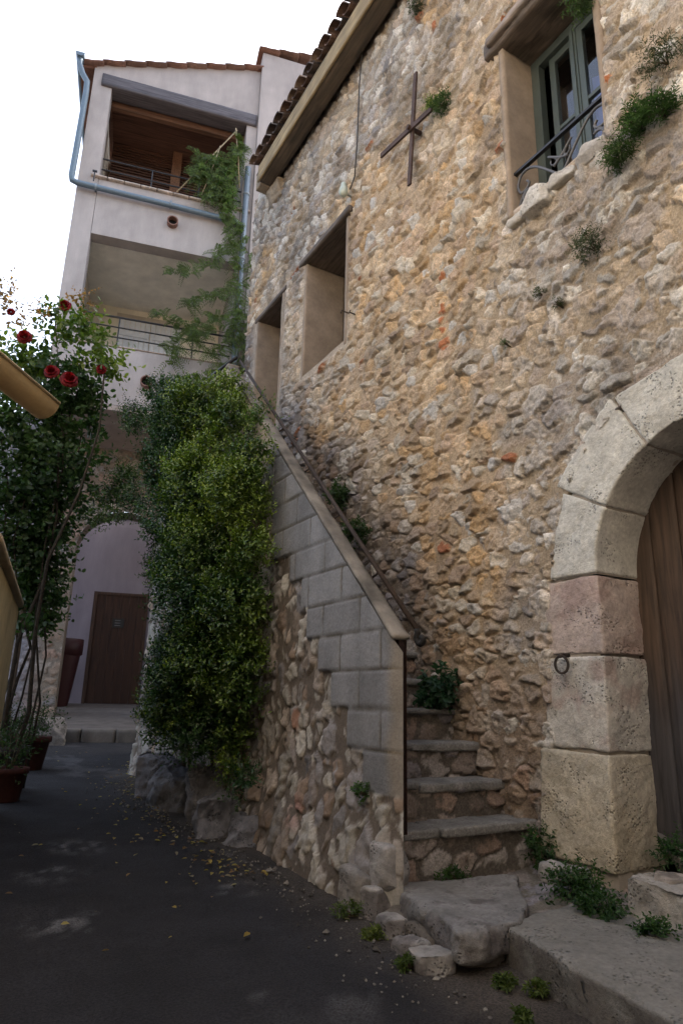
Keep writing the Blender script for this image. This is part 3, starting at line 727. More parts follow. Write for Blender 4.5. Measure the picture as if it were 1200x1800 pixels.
    mb = MB(); box(mb, 2.022, 2.064, 2.885, 2.91, .63, 1.585, (.030, .018, .016)); box(mb, 2.058, 2.068, 2.885, 2.94, .63, 1.58, (.07, .035, .025)); part(mb, 'post', RUST, False)
    # --- railing of the landing
    mb = MB(); k_ = (.02, .02, .022)
    tube(mb, [(2.03, 5.70, 4.50), (2.03, 6.4, 4.62), (2.03, 7.8, 4.62)], .017, 8, k_)
    for y in (6.2, 6.9, 7.6): tube(mb, [(2.03, y, 4.43), (2.03, y, 4.61)], .009, 6, k_)
    part(mb, 'landing_rail', MET)
build_stair()

# ================================================================ stone ledge at the foot of the stair
def build_ledge():
    P0 = np.array([2.4, 2.4, .2]); root = empty('stone_ledge', tuple(P0))
    tag(root, 'low raised stone and concrete ledge between the asphalt and the arched doorway', 'ledge')
    def part(mb, name, mat, smooth=True):
        for k in range(len(mb.v)): mb.v[k] = mb.v[k]-P0
        return mb.build(name, mat, root, smooth)
    def bil(a, b, c_, d):
        a, b, c_, d = [np.array(q, float) for q in (a, b, c_, d)]
        def f(x, y, z): p = (a*(1-x)+b*x)*(1-y)+(d*(1-x)+c_*x)*y; return (p[0], p[1], z)
        return f
    def slab(mb, quad, z0, z1, seed, c, seg=.014, rnd=.02, amp=.010, fr_=14, low=1.5, cvar=.2, cfn=None, **kw):
        a, b, c_, d = quad; Lx = math.dist(a, b); Ly = math.dist(a, d); g = bil(*quad)
        def f(x, y, z):
            e = min(x/Lx, 1-x/Lx, y/Ly, 1-y/Ly)
            px, py, pz = g(x/Lx, y/Ly, z)
            return (px+.014*math.sin(py*11+seed), py+.012*math.sin(px*13+seed), pz)
        rough_box(mb, 0, Lx, 0, Ly, z0, z1, seg, rnd, amp, fr_, seed, f=f, c=c, cvar=cvar, low=low, cfn=cfn, **kw)
    # paving behind
    mb = MB()
    xs = np.arange(2.20, 3.35, .011); ys = np.arange(-1, 3.02, .012); X, Y = np.meshgrid(xs, ys, indexing='ij')
    H, mk, r1, r2, r3 = stones(X, Y, .26, .2, 401, .2, .75, .03)
    c = mixc(np.tile(np.array((.16, .145, .125)), X.shape+(1,)), pick(PAL_DARK*1.35, r2)*(1+.3*(r3-.5))[..., None], mk)
    c = mixc(c, np.array((.06, .08, .035)), ss(.1, .4, fbm2(X*5, Y*5, 405, 3))*ss(2.5, 2.85, X)*.6)
    mb.add(np.stack([X, Y, .345+H+.03*ss(2.5, 3, X)+.01*fbm2(X*3, Y*3, 403, 2)], -1).reshape(-1, 3), grid_quads(len(xs), len(ys)), c=c.reshape(-1, 3))
    # rubble foundations under the slabs
    def front(p, q, z1, seed):
        p = np.array(p); q = np.array(q); L = np.linalg.norm(q-p); t = (q-p)/L; n = np.array([-t[1], t[0]])
        masonry_panel(mb, lambda u, v, h: (p[0]+t[0]*u+n[0]*h, p[1]+t[1]*u+n[1]*h, .12+v), L, z1-.12, .012, .012, seed, PAL_DARK, (.13, .115, .10), .2, .13, .06, .2, .4)
    part(mb, 'paving', MAS)
    mb = MB()
    for q, (x, y, sx, sy, sz) in enumerate(((2.02, 2.78, .22, .22, .2), (1.98, 2.56, .2, .2, .19), (2.0, 2.38, .2, .18, .2), (2.16, 2.38, .2, .16, .2), (2.2, 2.6, .3, .3, .2))):
        rough_box(mb, x-sx/2, x+sx/2, y-sy/2, y+sy/2, .14, .15+sz, .014, .02, .014, 12, 410+q, c=(.13, .115, .10), cvar=.3, low=1, cuts=5)
    part(mb, 'foundation', ASH)
    mb = MB()
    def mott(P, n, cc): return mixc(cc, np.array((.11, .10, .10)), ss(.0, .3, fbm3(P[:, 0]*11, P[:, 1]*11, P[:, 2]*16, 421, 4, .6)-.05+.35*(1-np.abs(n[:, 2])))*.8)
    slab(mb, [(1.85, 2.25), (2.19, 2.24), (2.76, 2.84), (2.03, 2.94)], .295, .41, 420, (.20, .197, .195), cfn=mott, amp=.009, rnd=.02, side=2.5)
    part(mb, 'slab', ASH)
    mb = MB()
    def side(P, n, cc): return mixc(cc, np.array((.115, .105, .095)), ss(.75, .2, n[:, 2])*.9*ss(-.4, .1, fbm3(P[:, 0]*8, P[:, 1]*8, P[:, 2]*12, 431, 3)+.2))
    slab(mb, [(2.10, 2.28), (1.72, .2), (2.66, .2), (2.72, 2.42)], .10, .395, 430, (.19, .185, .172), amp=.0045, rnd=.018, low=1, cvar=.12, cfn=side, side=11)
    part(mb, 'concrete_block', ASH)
    # edge stones
    for (x, y, z, sx, sy, sz, s, nm) in ((1.93, 2.96, .30, .15, .17, .22, 441, 0), (1.86, 2.72, .26, .11, .16, .17, 442, 0), (1.84, 2.55, .25, .13, .15, .12, 443, 0), (1.80, 2.36, .27, .15, .16, .13, 444, 0)):
        mb = MB(); rough_box(mb, x-sx/2, x+sx/2, y-sy/2, y+sy/2, z-sz*.6, z+sz*.5, .011, .02, .012, 12, s, c=(.26, .25, .24), cuts=9, cvar=.25, low=1, cfn=mott)
        part(mb, 'edge_stone', ASH)
build_ledge()
def stone_thing(name, label, cat, cx, cy, cz, sx, sy, sz, seed, c, rz=0, group=None, amp=.03, rnd=.06, mat=None, seg=.013, fr_=7, cuts=7):
    mb = MB()
    def mott(P, n, cc): return mixc(cc, np.array(c)*.35, ss(.05, .35, fbm3(P[:, 0]*9, P[:, 1]*9, P[:, 2]*9, seed+3, 4, .6))*.75)
    rough_box(mb, -sx/2, sx/2, -sy/2, sy/2, 0, sz, seg, rnd*.5, amp*.6, fr_*1.8, seed, c=c, cvar=.25, low=1, cfn=mott, cuts=cuts)
    o = mb.build(name, mat or ASH); o.location = (cx, cy, cz); o.rotation_euler = (0, 0, rz)
    return tag(o, label, cat, group)
stone_thing('boulder', 'large pale pitted stone block lying in front of the arched plank door', 'stone', 2.82, 1.86, .36, .40, .62, .19, 460, (.36, .34, .31), R(12), amp=.04, rnd=.05, cuts=6)
stone_thing('flat_stone', 'small flat stone lying on top of the pitted block at the door jamb', 'stone', 2.84, 2.02, .528, .16, .14, .03, 461, (.33, .29, .25), R(30), amp=.012, rnd=.014, fr_=14, cuts=3)
stone_thing('kerb_stone', 'small pale stone tucked under the foot of the lowest jamb block', 'stone', 2.84, 2.62, .37, .12, .24, .11, 462, (.26, .25, .24), R(8), amp=.02, rnd=.04, fr_=10)
# outcrop of rocks under the shrub
RK = [(1.93, 4.50, .22, .30, .20, 471, 'low grey rock at the near end of the outcrop beside the rubble wall foot'),
      (1.86, 4.84, .34, .44, .28, 472, 'broad pale jagged rock under the hanging tip of the shrub'),
      (1.90, 5.28, .36, .50, .44, 473, 'upright bluish grey rock in the middle of the outcrop under the shrub'),
      (1.84, 5.78, .42, .56, .38, 474, 'darker lumpy rock towards the far end of the outcrop'),
      (1.88, 6.35, .46, .60, .42, 475, 'farthest rock of the outcrop, mostly in the shade of the shrub')]
for x, y, sx, sy, sz, s, lb in RK:
    stone_thing('rock', lb, 'rock', x, y, road_z(x, y)-.16, sx, sy, sz+.12, s, (.15, .15, .165), (s-473)*.35, 'rocks at the foot of the shrub', amp=.075, rnd=.03, seg=.014, fr_=7, cuts=16)

# ================================================================ the rendered house closing the lane
FX, FY, FR = 3.9, 10.66, R(-12.6)
def build_facade():
    root = empty('rendered_house', (FX, FY, 0), FR)
    tag(root, 'pale rendered house with two balconies, dark loggia and slanting tiled roof edge', 'house')
    B = lambda mb, n, m, s=False, p=None: mb.build(n, m, p or root, s)
    cw = (.42, .375, .355)
    mb = MB()
    D = 2.62
    def wbox(x0, x1, y0, y1, z0, z1, c=cw): rough_box(mb, x0, x1, y0, y1, z0, z1, .12, .012, .002, 3, 500, c=c, cvar=.05)
    wbox(-3.24, -2.88, 0, .30, 6.06, 13.10); wbox(-.22, .0, .003, .30, 7.2, 13.0)      # piers
    wbox(-3.238, 0, .002, .22, 6.06, 7.16)                        # lower parapet
    wbox(-2.88, -.22, .001, .28, 9.36, 10.56)                      # band between the balconies
    # gable above the loggia with a sloping top
    def gab(x, y, z): return (x, y, 12.98+(z)*(.27+(x+3.24)*(1.02/3.24)))
    rough_box(mb, -3.241, .0, -.002, .302, 0, 1, .12, .01, .002, 3, 501, f=gab, c=cw, cvar=.05)
    wbox(.0, 3.6, -.10, .30, 6.06, 14.62); wbox(-.22, 3.6, .05, 2.6, 6.06, 14.0)        # projecting stair tower on the right
    wbox(-3.24, -3.0, .302, D, 6.06, 13.10, (.6, .55, .48))                        # left side wall
    wbox(-3.0, -.22, 2.42, D, 6.06, 13.1, (.78, .70, .56))          # back wall
    wbox(-3.0, -.22, .225, 2.42, 6.06, 6.22, (.68, .63, .57))                      # floor slab
    wbox(-3.238, 3.6, .0, D, 5.96, 6.06, (.40, .33, .29))                    # underside
    wbox(-3.0, -.22, .29, 2.42, 9.38, 9.55, (.84, .80, .72))                       # ceiling of the lower balcony
    B(mb, 'wall', REN, False)
    mb = MB(); wd = (.12, .058, .038)
    # loggia lining
    box(mb, -2.88, -.22, 1.55, 1.6, 9.6, 12.98, np.array(wd)*.6)
    for k in range(42):
        z = 9.9+k*.07
        if z < 12.9: box(mb, -2.86, -.24, 1.50, 1.546, z, z+.045, np.array(wd)*random.uniform(.8, 1.1), lambda x, y, zz: (x, y+(zz-z)*.3, zz))
    box(mb, -2.9, -.2, .303, 1.55, 12.86, 12.97, np.array(wd)*1.1)
    B(mb, 'slatted_screen', WOODX)
    mb = MB(); box(mb, -1.62, -1.42, 1.38, 1.50, 9.56, 12.86, (.20, .10, .055)); B(mb, 'loggia_post', WOODH)
    mb = MB(); box(mb, -2.9, -.2, .34, .44, 12.60, 12.858, (.17, .09, .055)); B(mb, 'inner_beam', WOODX)
    mb = MB(); rough_box(mb, -3.08, -.02, -.045, .30, 12.70, 12.977, .05, .01, .004, 8, 510, c=(.105, .098, .112), cvar=.1); B(mb, 'lintel_beam', WOODX, True)
    # tile sill
    mb = MB()
    x = -3.02
    while x < -.25:
        wdt = .30; rough_box(mb, x, x+wdt-.008, -.06, .30, 10.562, 10.60, .05, .008, .003, 12, 520+int(x*10), c=np.array((.46, .38, .32))*random.uniform(.85, 1.1)); x += wdt
    B(mb, 'parapet_cap', TILE, True)
    mb = MB()
    rough_box(mb, -3.24, -.22, -.01, .23, 7.162, 7.185, .1, .006, .002, 9, 521, c=(.42, .33, .27)); B(mb, 'lower_cap', TILE, True)
    # railings
    ir = (.02, .022, .028)
    mb = MB()
    for z in (11.12, 10.88): tube(mb, [(-2.87, .12, z), (-.22, .12, z)], .016, 6, ir)
    for x in (-1.95, -1.05): tube(mb, [(x, .12, 10.6), (x, .12, 11.12)], .012, 6, ir)
    B(mb, 'upper_railing', MET)
    mb = MB()
    for z in (7.78, 7.58, 7.38): tube(mb, [(-2.88, .06, z), (-.1, .06, z)], .018 if z > 7.7 else .013, 6, ir)
    for x in (-2.2, -.9): tube(mb, [(x, .06, 7.18), (x, .06, 7.78)], .012, 6, ir)
    B(mb, 'lower_railing', MET)
    # shuttered window at the back of the lower balcony
    for nm, x0, x1 in (('shutter', -2.34, -1.70), ('shutter', -1.69, -1.05)):
        mb = MB(); n = 6
        for k in range(n):
            a = x0+(x1-x0)*k/n; rough_box(mb, a+.003, a+(x1-x0)/n-.003, 2.36, 2.40, 7.0, 9.12, .2, .006, .001, 5, 530, c=(.78, .78, .80), cvar=.03)
        for z in (7.5, 8.7): box(mb, x0+.02, x1-.02, 2.335, 2.358, z, z+.09, (.74, .74, .76))
        B(mb, nm, MET)
    mb = MB(); box(mb, -2.42, -.97, 2.385, 2.419, 9.14, 9.24, (.50, .43, .34)); B(mb, 'window_head', PLA)
    # spouts
    for x, z in ((-1.48, 9.92), (-1.63, 6.55)):
        mb = MB(); n = 18
        V = [(x+r*math.cos(2*math.pi*q/n), y, z+r*math.sin(2*math.pi*q/n)) for (r, y) in ((.10, .0), (.105, -.12), (.085, -.12), (.085, -.01)) for q in range(n)]
        Q = [(k*n+q, k*n+(q+1) % n, (k+1)*n+(q+1) % n, (k+1)*n+q) for k in range(3) for q in range(n)]
        mb.add(V, Q, c=(.24, .13, .10)); mb.add([(x+.084*math.cos(2*math.pi*q/n), -.012, z+.084*math.sin(2*math.pi*q/n)) for q in range(n)], T=[(0, q, q+1) for q in range(1, n-1)], c=(.01, .01, .01))
        B(mb, 'spout', TERR)
    # roof verges
    mb = MB()
    def verge(x0, x1, z0, z1, n, y0=-.16, y1=D+.1, th=.045):
        for k in range(n):
            a = x0+(x1-x0)*k/n; b = x0+(x1-x0)*(k+1)/n+.04; za = z0+(z1-z0)*k/n; zb_ = z0+(z1-z0)*(k+1)/n
            cc = np.array(random.choice([(.19, .105, .08), (.15, .09, .07), (.21, .13, .10)]))
            rough_box(mb, a, b, y0, y1, 0, th, .12, .02, .006, 6, 540+k, f=lambda x, y, z: (x, y, za+.02*(k % 2)*0+(x-a)/(b-a)*(zb_-za)+z+.035*(b-x)/(b-a)*0+(.02 if x < (a+b)/2 else 0)), c=cc)
    verge(-3.5, .0, 13.04, 14.22, 9, -.12); verge(-.10, 3.7, 14.60, 15.3, 9, -.20)
    box(mb, -3.5, 0, .0, D, -.12, -.0, (.20, .10, .07), lambda x, y, z: (x, y, 13.10+(x+3.55)*1.2/3.55+z+.0))
    B(mb, 'roof', TILE, True)
    # gutter and rainwater pipes
    pc = (.14, .19, .235)
    mb = MB(); n = 10
    V = [(-3.50+.085*math.cos(math.pi+math.pi*q/n), y, 13.14+.085*math.sin(math.pi+math.pi*q/n)) for y in (-.22, D) for q in range(n+1)]
    mb.add(V, [(q, q+1, n+2+q, n+1+q) for q in range(n)], c=pc); mb.add([(-3.5+.085*math.cos(math.pi+math.pi*q/n), -.22, 13.14+.085*math.sin(math.pi+math.pi*q/n)) for q in range(n+1)], T=[(0, q, q+1) for q in range(1, n)], c=pc)
    B(mb, 'gutter', MET)
    mb = MB()
    tube(mb, [(-3.50, -.12, 13.06), (-3.50, -.12, 12.95), (-3.42, -.11, 12.75), (-3.32, -.10, 12.6), (-3.31, -.10, 12.3), (-3.32, -.10, 11.2), (-3.33, -.10, 10.40), (-3.31, -.10, 10.31), (-3.22, -.10, 10.28), (-1.5, -.10, 10.25), (-.35, -.10, 10.22), (-.20, -.10, 10.16)], .055, 10, pc)
    pp = B(mb, 'rainwater_pipe', MET, True)
    for x in (-2.9, -1.55, -.6):
        mb = MB(); tube(mb, [(x-.02, -.10, 10.275), (x+.02, -.10, 10.275)], .068, 10, (.22, .26, .29)); box(mb, x-.012, x+.012, -.04, .0, 10.25, 10.29, pc); B(mb, 'pipe_clip', MET, True, pp)
    mb = MB(); tube(mb, [(-.14, -.10, 11.55), (-.14, -.10, 9), (-.14, -.10, 6.9), (-.16, -.12, 6.2)], .058, 10, (.17, .21, .25)); p2 = B(mb, 'downpipe', MET, True)
    for z in (10.9, 9.4, 8.0): 
        mb = MB(); tube(mb, [(-.14, -.10, z-.02), (-.14, -.10, z+.02)], .07, 10, (.22, .26, .29)); B(mb, 'pipe_clip', MET, True, p2)
    mb = MB(); tube(mb, [(-2.95, -.1, 10.40), (-2.95, -.11, 10.5), (-2.95, -.10, 10.62)], .012, 6, ir); box(mb, -2.99, -2.91, -.12, -.09, 10.60, 10.63, ir); B(mb, 'hook', MET)
build_facade()

def build_archway():
    root = empty('stone_archway', (FX, FY, 0), FR)
    tag(root, 'dark rubble wall with round archway under the overhanging balcony', 'archway')
    y0 = 1.95; cx, hw, sp_, rise = -1.75, .84, 3.9, .78
    us = np.arange(0, 6.6, .022); vs = np.arange(0, 6.1, .022); U, V = np.meshgrid(us, vs, indexing='ij'); X = U-5.6; Z = V+.4
    H, mk, r1, r2, r3 = stones(X, Z, .30, .18, 601, .2, .5, .06)
    c = mixc(np.tile(np.array((.25, .21, .17)), X.shape+(1,)), pick(PAL_BRN, r2)*(1+.5*(r3-.5))[..., None], mk)
    c = mixc(c, np.array((.26, .27, .33)), ss(-2.8, -3.4, X)*.7)
    xc = (X[:-1, :-1]+X[1:, 1:])/2; zc = (Z[:-1, :-1]+Z[1:, 1:])/2
    inside = (np.abs(xc-cx) < hw) & (zc < sp_) | (((xc-cx)/hw)**2+np.maximum(0, (zc-sp_)/rise)**2 < 1) & (zc >= sp_)
    topl = np.where(xc < -3.3, 6.5+.1*np.sin(xc*5), 5.955)
    keep = ~inside & (zc < topl)
    mb = MB(); mb.add(np.stack([X, y0-H, Z], -1).reshape(-1, 3), grid_quads(len(us), len(vs), keep), c=c.reshape(-1, 3))
    n = 24; path = [(cx-hw, .4)]+[(cx-hw, sp_)]+[(cx-hw*math.cos(math.pi*q/n), sp_+rise*math.sin(math.pi*q/n)) for q in range(1, n)]+[(cx+hw, sp_), (cx+hw, .4)]
    V = []; 
    for (x, z) in path: V += [(x, y0-.02, z), (x, y0+.55, z)]
    mb.add(V, [(2*k, 2*k+1, 2*k+3, 2*k+2) for k in range(len(path)-1)], c=(.27, .23, .19))
    mb.build('wall', MAS, root)
build_archway()

def build_court():
    root = empty('courtyard_house', (FX, FY, 0), FR)
    tag(root, 'lilac grey rendered wall with a brown door seen through the archway', 'house')
    B = lambda mb, n, m, s=False, p=None: mb.build(n, m, p or root, s)
    mb = MB(); y0 = 4.16; cw = (.32, .285, .33)
    rough_box(mb, -5.5, .455, y0, y0+.3, .8, 5.12, .25, .01, .003, 3, 620, c=cw, cvar=.06)
    rough_box(mb, .2, .45, 2.6, y0, .8, 4.6, .25, .01, .003, 3, 621, c=cw, cvar=.06)
    rough_box(mb, .46, 6.0, 2.7, y0+4, .8, 9.6, .4, .01, .003, 3, 623, c=cw, cvar=.06)  # unseen tall wing, added to keep sun off the terrace
    B(mb, 'wall', REN, True)
    mb = MB()
    rough_box(mb, -5.5, .44, y0-.05, y0+.35, 5.122, 5.18, .2, .01, .004, 5, 622, c=(.2, .18, .18)); B(mb, 'coping', CON, True)
    mb = MB(); x0, x1, z0, z1 = -2.20, -1.17, 1.06, 3.36
    for k in range(6):
        a = x0+(x1-x0)*k/6; box(mb, a+.001, a+(x1-x0)/6-.002, y0-.03, y0-.002, z0+.02, z1, c=(.055, .024, .013))
    d = B(mb, 'door', WOOD, False)
    mb = MB(); box(mb, -1.83, -1.59, y0-.045, y0-.031, 2.66, 2.86, (.02, .02, .02)); 
    for z in (2.70, 2.755, 2.81): box(mb, -1.78, -1.66, y0-.052, y0-.046, z, z+.012, (.30, .30, .32))
    B(mb, 'door_grille', MET, False, d)
    mb = MB(); box(mb, x0-.07, x0, y0-.05, y0-.001, z0, z1+.06, (.075, .04, .025)); box(mb, x1, x1+.05, y0-.05, y0-.001, z0, z1+.06, (.075, .04, .025)); box(mb, x0, x1, y0-.048, y0-.002, z1, z1+.058, (.075, .04, .025)); B(mb, 'door_frame', WOOD)
build_court()
# terrace and step in front of the archway
mb = MB()
def tf(x, y, z): return (x, y, z+(.335*ss(.6, 4.0, np.array(y)) if z > .5 else 0))
rough_box(mb, -5.5, 1.5, .35, 4.16, .3, .735, .08, .01, .004, 6, 640, f=tf, c=(.12, .105, .095), cvar=.2)
for k in range(9): rough_box(mb, -3.5+k*.5, -3.5+k*.5+.49, .0, .36, .3, .745, .05, .02, .006, 8, 641+k, c=np.array((.13, .115, .10))*random.uniform(.85, 1.1), cvar=.2)
ter = mb.build('paving', CON); ter.location = (FX, FY, 0); ter.rotation_euler = (0, 0, FR); tag(ter, kind='structure')
# tapering dark red planter
def loc(x, y, z=0): 
    v = Matrix.Rotation(FR, 3, 'Z') @ Vector((x, y, 0)); return (FX+v.x, FY+v.y, z)
mb = MB(); lathe(mb, [(.0, 0), (.20, 0), (.205, .02), (.33, 1.05), (.335, 1.07), (.37, 1.08), (.37, 1.38), (.33, 1.38), (.31, 1.30), (0, 1.30)], 0, 0, 28, (.13, .018, .015))
o = mb.build('tall_planter', simple('dark_red_glaze', (.045, .007, .007), .5)); o.location = loc(-2.68, 3.3, .93); tag(o, 'tall tapering dark red planter standing on the terrace left of the brown door', 'planter')

# ================================================================ left side: garden wall, low house, an unseen added light-shaping block
mb = MB(); a_, b_ = np.array((.47, 6.15)), np.array((-1.15, -6.0)); L = np.linalg.norm(b_-a_); t_ = (b_-a_)/L; L = 2.7; n_ = np.array([t_[1], -t_[0]])
def gw(x, y, z): return (a_[0]+t_[0]*x+n_[0]*y, a_[1]+t_[1]*x+n_[1]*y, z)
rough_box(mb, 0, L, 0, .2, .1, 1.93, .05, .02, .006, 4, 650, f=gw, c=(.52, .42, .24), cvar=.12)
gwo = empty('garden_wall'); tag(gwo, 'ochre rendered garden wall on the left side of the lane', 'wall'); mb.build('wall', PLA, gwo)
mb = MB(); rough_box(mb, -.03, L, -.03, .24, 1.932, 1.985, .08, .015, .006, 8, 651, f=gw, c=(.36, .28, .18), cvar=.2); mb.build('coping', PLA, gwo)
def poly_prism(mb, pts, z0, z1, c):
    n = len(pts)
    for k in range(n):
        p, q = pts[k], pts[(k+1) % n]; mb.add([(p[0], p[1], z0), (q[0], q[1], z0), (q[0], q[1], z1), (p[0], p[1], z1)], [(0, 1, 2, 3)], c=c)
    mb.add([(p[0], p[1], z1) for p in pts], T=[(0, k, k+1) for k in range(1, n-1)], c=c)
lh = empty('low_house', (-2.5, 3.5, 0)); tag(lh, 'low rendered building whose tan gutter end pokes in at the left edge', 'house')
def lpart(mb, name, mat, smooth=False, parent=None):
    for k in range(len(mb.v)): mb.v[k] = mb.v[k]-np.array((-2.5, 3.5, 0))
    return mb.build(name, mat, parent or lh, smooth)
g1 = np.array((.315, 4.60)); gd = np.array((-.585, -.811)); gn = np.array((-.811, .585))
mb = MB(); A = g1+gd*.45+gn*.10; pts = [A, A+gd*1.5, A+gd*1.5+gn*4, A+gn*4]
poly_prism(mb, [tuple(p) for p in pts], 0, 3.02, (.50, .38, .30)); lpart(mb, 'wall', PLA)
mb = MB()
for k in range(10):
    s0 = .02+k*.19
    q = g1+gd*s0
    for row in range(10):
        pa = q+gn*(.04+row*.4); pb = q+gn*(.04+row*.4+.46); za = 3.16+row*.16; 
        V = []
        for P_, z_ in ((pa, za+.02), (pb, za+.18)):
            for j in range(7):
                t = math.pi*j/6; V.append((P_[0]+gd[0]*.08*math.cos(t), P_[1]+gd[1]*.08*math.cos(t), z_+.07*math.sin(t)))
        mb.add(V, [(j, j+1, 8+j, 7+j) for j in range(6)], c=np.array((.24, .15, .10))*random.uniform(.7, 1.2))
V = [(*(g1+gn*.05), 3.13), (*(g1+gd*2+gn*.05), 3.13), (*(g1+gd*2+gn*4.2), 4.75), (*(g1+gn*4.2), 4.75)]
mb.add(V, [(0, 1, 2, 3)], c=(.2, .14, .1)); lpart(mb, 'roof', TILE)
mb = MB(); n = 14; r = .105; V = []
for s_ in (0, 2.0):
    for rr in (r, r-.006):
        for q in range(n+1):
            t = math.pi+math.pi*q/n; p = g1+gd*s_; V.append((p[0]-gn[0]*rr*math.cos(t)*-1, p[1]-gn[1]*rr*math.cos(t)*-1, 3.13+rr*math.sin(t)))
m_ = n+1
mb.add(V, [(q, q+1, 2*m_+q+1, 2*m_+q) for q in range(n)]+[(m_+q, m_+q+1, 3*m_+q+1, 3*m_+q) for q in range(n)]+[(q, q+1, m_+q+1, m_+q) for q in range(n)], c=(.40, .29, .15))
mb.add(V[:m_], T=[(0, q, q+1) for q in range(1, n)], c=(.40, .29, .15))
for sg in (-1, 1):
    e0 = g1+gn*sg*r; tube(mb, [(*e0, 3.135), (*(e0+gd*1), 3.135), (*(e0+gd*2), 3.135)], .011, 6, (.48, .37, .22))
lpart(mb, 'gutter', REN, True)
# unseen ochre block added to cut sky and bounce warm sun onto the wall
oh = empty('unseen_bounce_block', (-4, -3, 0)); tag(oh, 'unseen tall ochre block added on the left to cut sky and bounce warm sun', 'house')
mb = MB(); poly_prism(mb, [(2.3, 6.0), (2.3, -1), (-4, -1), (-4, 6.0)], 0, 8.5, (.60, .53, .43)); mb.build('wall', REN, oh, False)
mb = MB(); rough_box(mb, -4.3, 2.5, -1.2, 6.2, 8.502, 8.7, .4, .02, .005, 4, 660, c=(.3, .2, .14)); mb.build('roof', TILE, oh)
# ================================================================ vegetation
rng = np.random.default_rng(5)
def unit(v): return v/(np.linalg.norm(v, axis=-1, keepdims=True)+1e-9)
def add_leaves(mb, P, A, Nn, size, colr, wid=.5, fold=.18, point=.5):
    """P base points, A axis of the leaf, Nn rough leaf normal, size (n,), colr (n,3)"""
    A = unit(A); S = unit(np.cross(A, Nn)); U = np.cross(S, A)
    s = size[:, None]
    tip = P+A*s-U*s*.12
    ml = P+A*s*.30; mh = P+A*s*.68
    V = np.stack([P, ml+S*s*wid*.42+U*s*fold*.5, mh+S*s*wid*.40+U*s*fold*.35, tip, mh-S*s*wid*.40+U*s*fold*.35, ml-S*s*wid*.42+U*s*fold*.5], 1)
    n = len(P); b = np.arange(n)[:, None]*6
    Q = np.concatenate([b+np.array([[0, 1, 2, 3]]), b+np.array([[0, 3, 4, 5]])], 0)
    mb.add(V.reshape(-1, 3), Q, c=np.repeat(colr, 6, 0))
def foliage(mb, blobs, dens, lsize, c_old, c_new, nl=8, slen=(.07, .16), up=.5, wid=.5, newf=.35, inner=.55, lump=.35, squash=None, seed=0, jit=.35):
    for bi, (bx, by, bz, r) in enumerate(blobs):
        n = int(dens*r*r)
        d = unit(rng.normal(size=(n, 3)))
        lum = fbm3(d[:, 0]*2.2+bi, d[:, 1]*2.2, d[:, 2]*2.2, seed+bi, 3)
        rad = r*(inner+(1-inner)*rng.random(n)**.6)*(1+lump*lum*1.6)
        base = np.array([bx, by, bz])+d*rad[:, None]*(squash if squash is not None else 1)
        dirv = unit(d*.7+np.array([0, 0, up])+rng.normal(size=(n, 3))*jit)
        L = rng.uniform(*slen, n)
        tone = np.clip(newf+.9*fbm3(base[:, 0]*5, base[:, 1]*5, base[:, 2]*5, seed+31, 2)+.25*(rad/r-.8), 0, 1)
        for k in range(nl):
            f_ = (k+.7)/nl; P = base+dirv*(L*f_)[:, None]
            ph = k*2.4+rng.random(n)*.6
            a0 = unit(np.cross(dirv, np.array([.3, .2, .9]))); b0 = np.cross(dirv, a0)
            side = a0*np.cos(ph)[:, None]+b0*np.sin(ph)[:, None]
            A = unit(side*.85+dirv*(.35+.5*f_)+rng.normal(size=(n, 3))*.2)
            Nn = unit(dirv+np.array([0, 0, .5])+rng.normal(size=(n, 3))*.35)
            sz = lsize*rng.uniform(.6, 1.15, n)*(1-.35*f_)
            t = np.clip(tone*(.4+.8*f_)+rng.normal(size=n)*.1, 0, 1)
            c = np.array(c_old)[None]*(1-t[:, None])+np.array(c_new)[None]*t[:, None]
            c = c*rng.uniform(.7, 1.25, n)[:, None]
            add_leaves(mb, P, A, Nn, sz, c, wid)
# --- evergreen climber on the parapet
SHB = [(1.75,4.75,3.51,0.19),(1.78,4.35,3.04,0.16),(1.62,5.40,3.67,0.28),(1.70,4.38,2.72,0.25),(1.75,4.18,2.26,0.16),(1.72,4.30,1.88,0.24),(1.78,4.21,1.53,0.16),(1.50,5.90,3.77,0.28),(1.45,5.83,3.22,0.29),(1.60,5.02,2.92,0.35),(1.50,5.54,2.63,0.29),(1.60,4.74,2.26,0.34),(1.55,5.03,1.90,0.31),(1.50,5.18,1.48,0.26),(1.65,4.60,1.54,0.28),(1.60,4.99,1.19,0.25),(1.78,4.30,1.28,0.13),(1.83,4.45,1.02,0.10),(1.86,4.51,0.81,0.08),(1.50,6.71,4.33,0.17),(1.80,5.21,3.86,0.15),(1.48,5.60,2.24,0.19),(1.52,5.26,1.27,0.18)]
sh = empty('climbing_shrub', (1.9, 4.9, .45)); tag(sh, 'large glossy evergreen climber cascading over the concrete block parapet of the staircase', 'shrub')
def vpart(mb, name, mat, root, smooth=True):
    o_ = np.array(root.location)
    for k in range(len(mb.v)): mb.v[k] = mb.v[k]-o_
    return mb.build(name, mat, root, smooth)
SHB = [(x, y+(.17 if x >= 1.6 and y < 5 else -.22 if x < 1.56 else 0), z, r_-(.07 if x < 1.56 else .05) if r_ > .15 else r_*.8) for x, y, z, r_ in SHB]
mb = MB()
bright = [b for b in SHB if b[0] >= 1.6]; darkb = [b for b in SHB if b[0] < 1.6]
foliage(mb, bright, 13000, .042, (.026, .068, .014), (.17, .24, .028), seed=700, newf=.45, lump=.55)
foliage(mb, darkb, 11500, .042, (.018, .054, .018), (.06, .125, .03), seed=720, newf=.28, lump=.55)
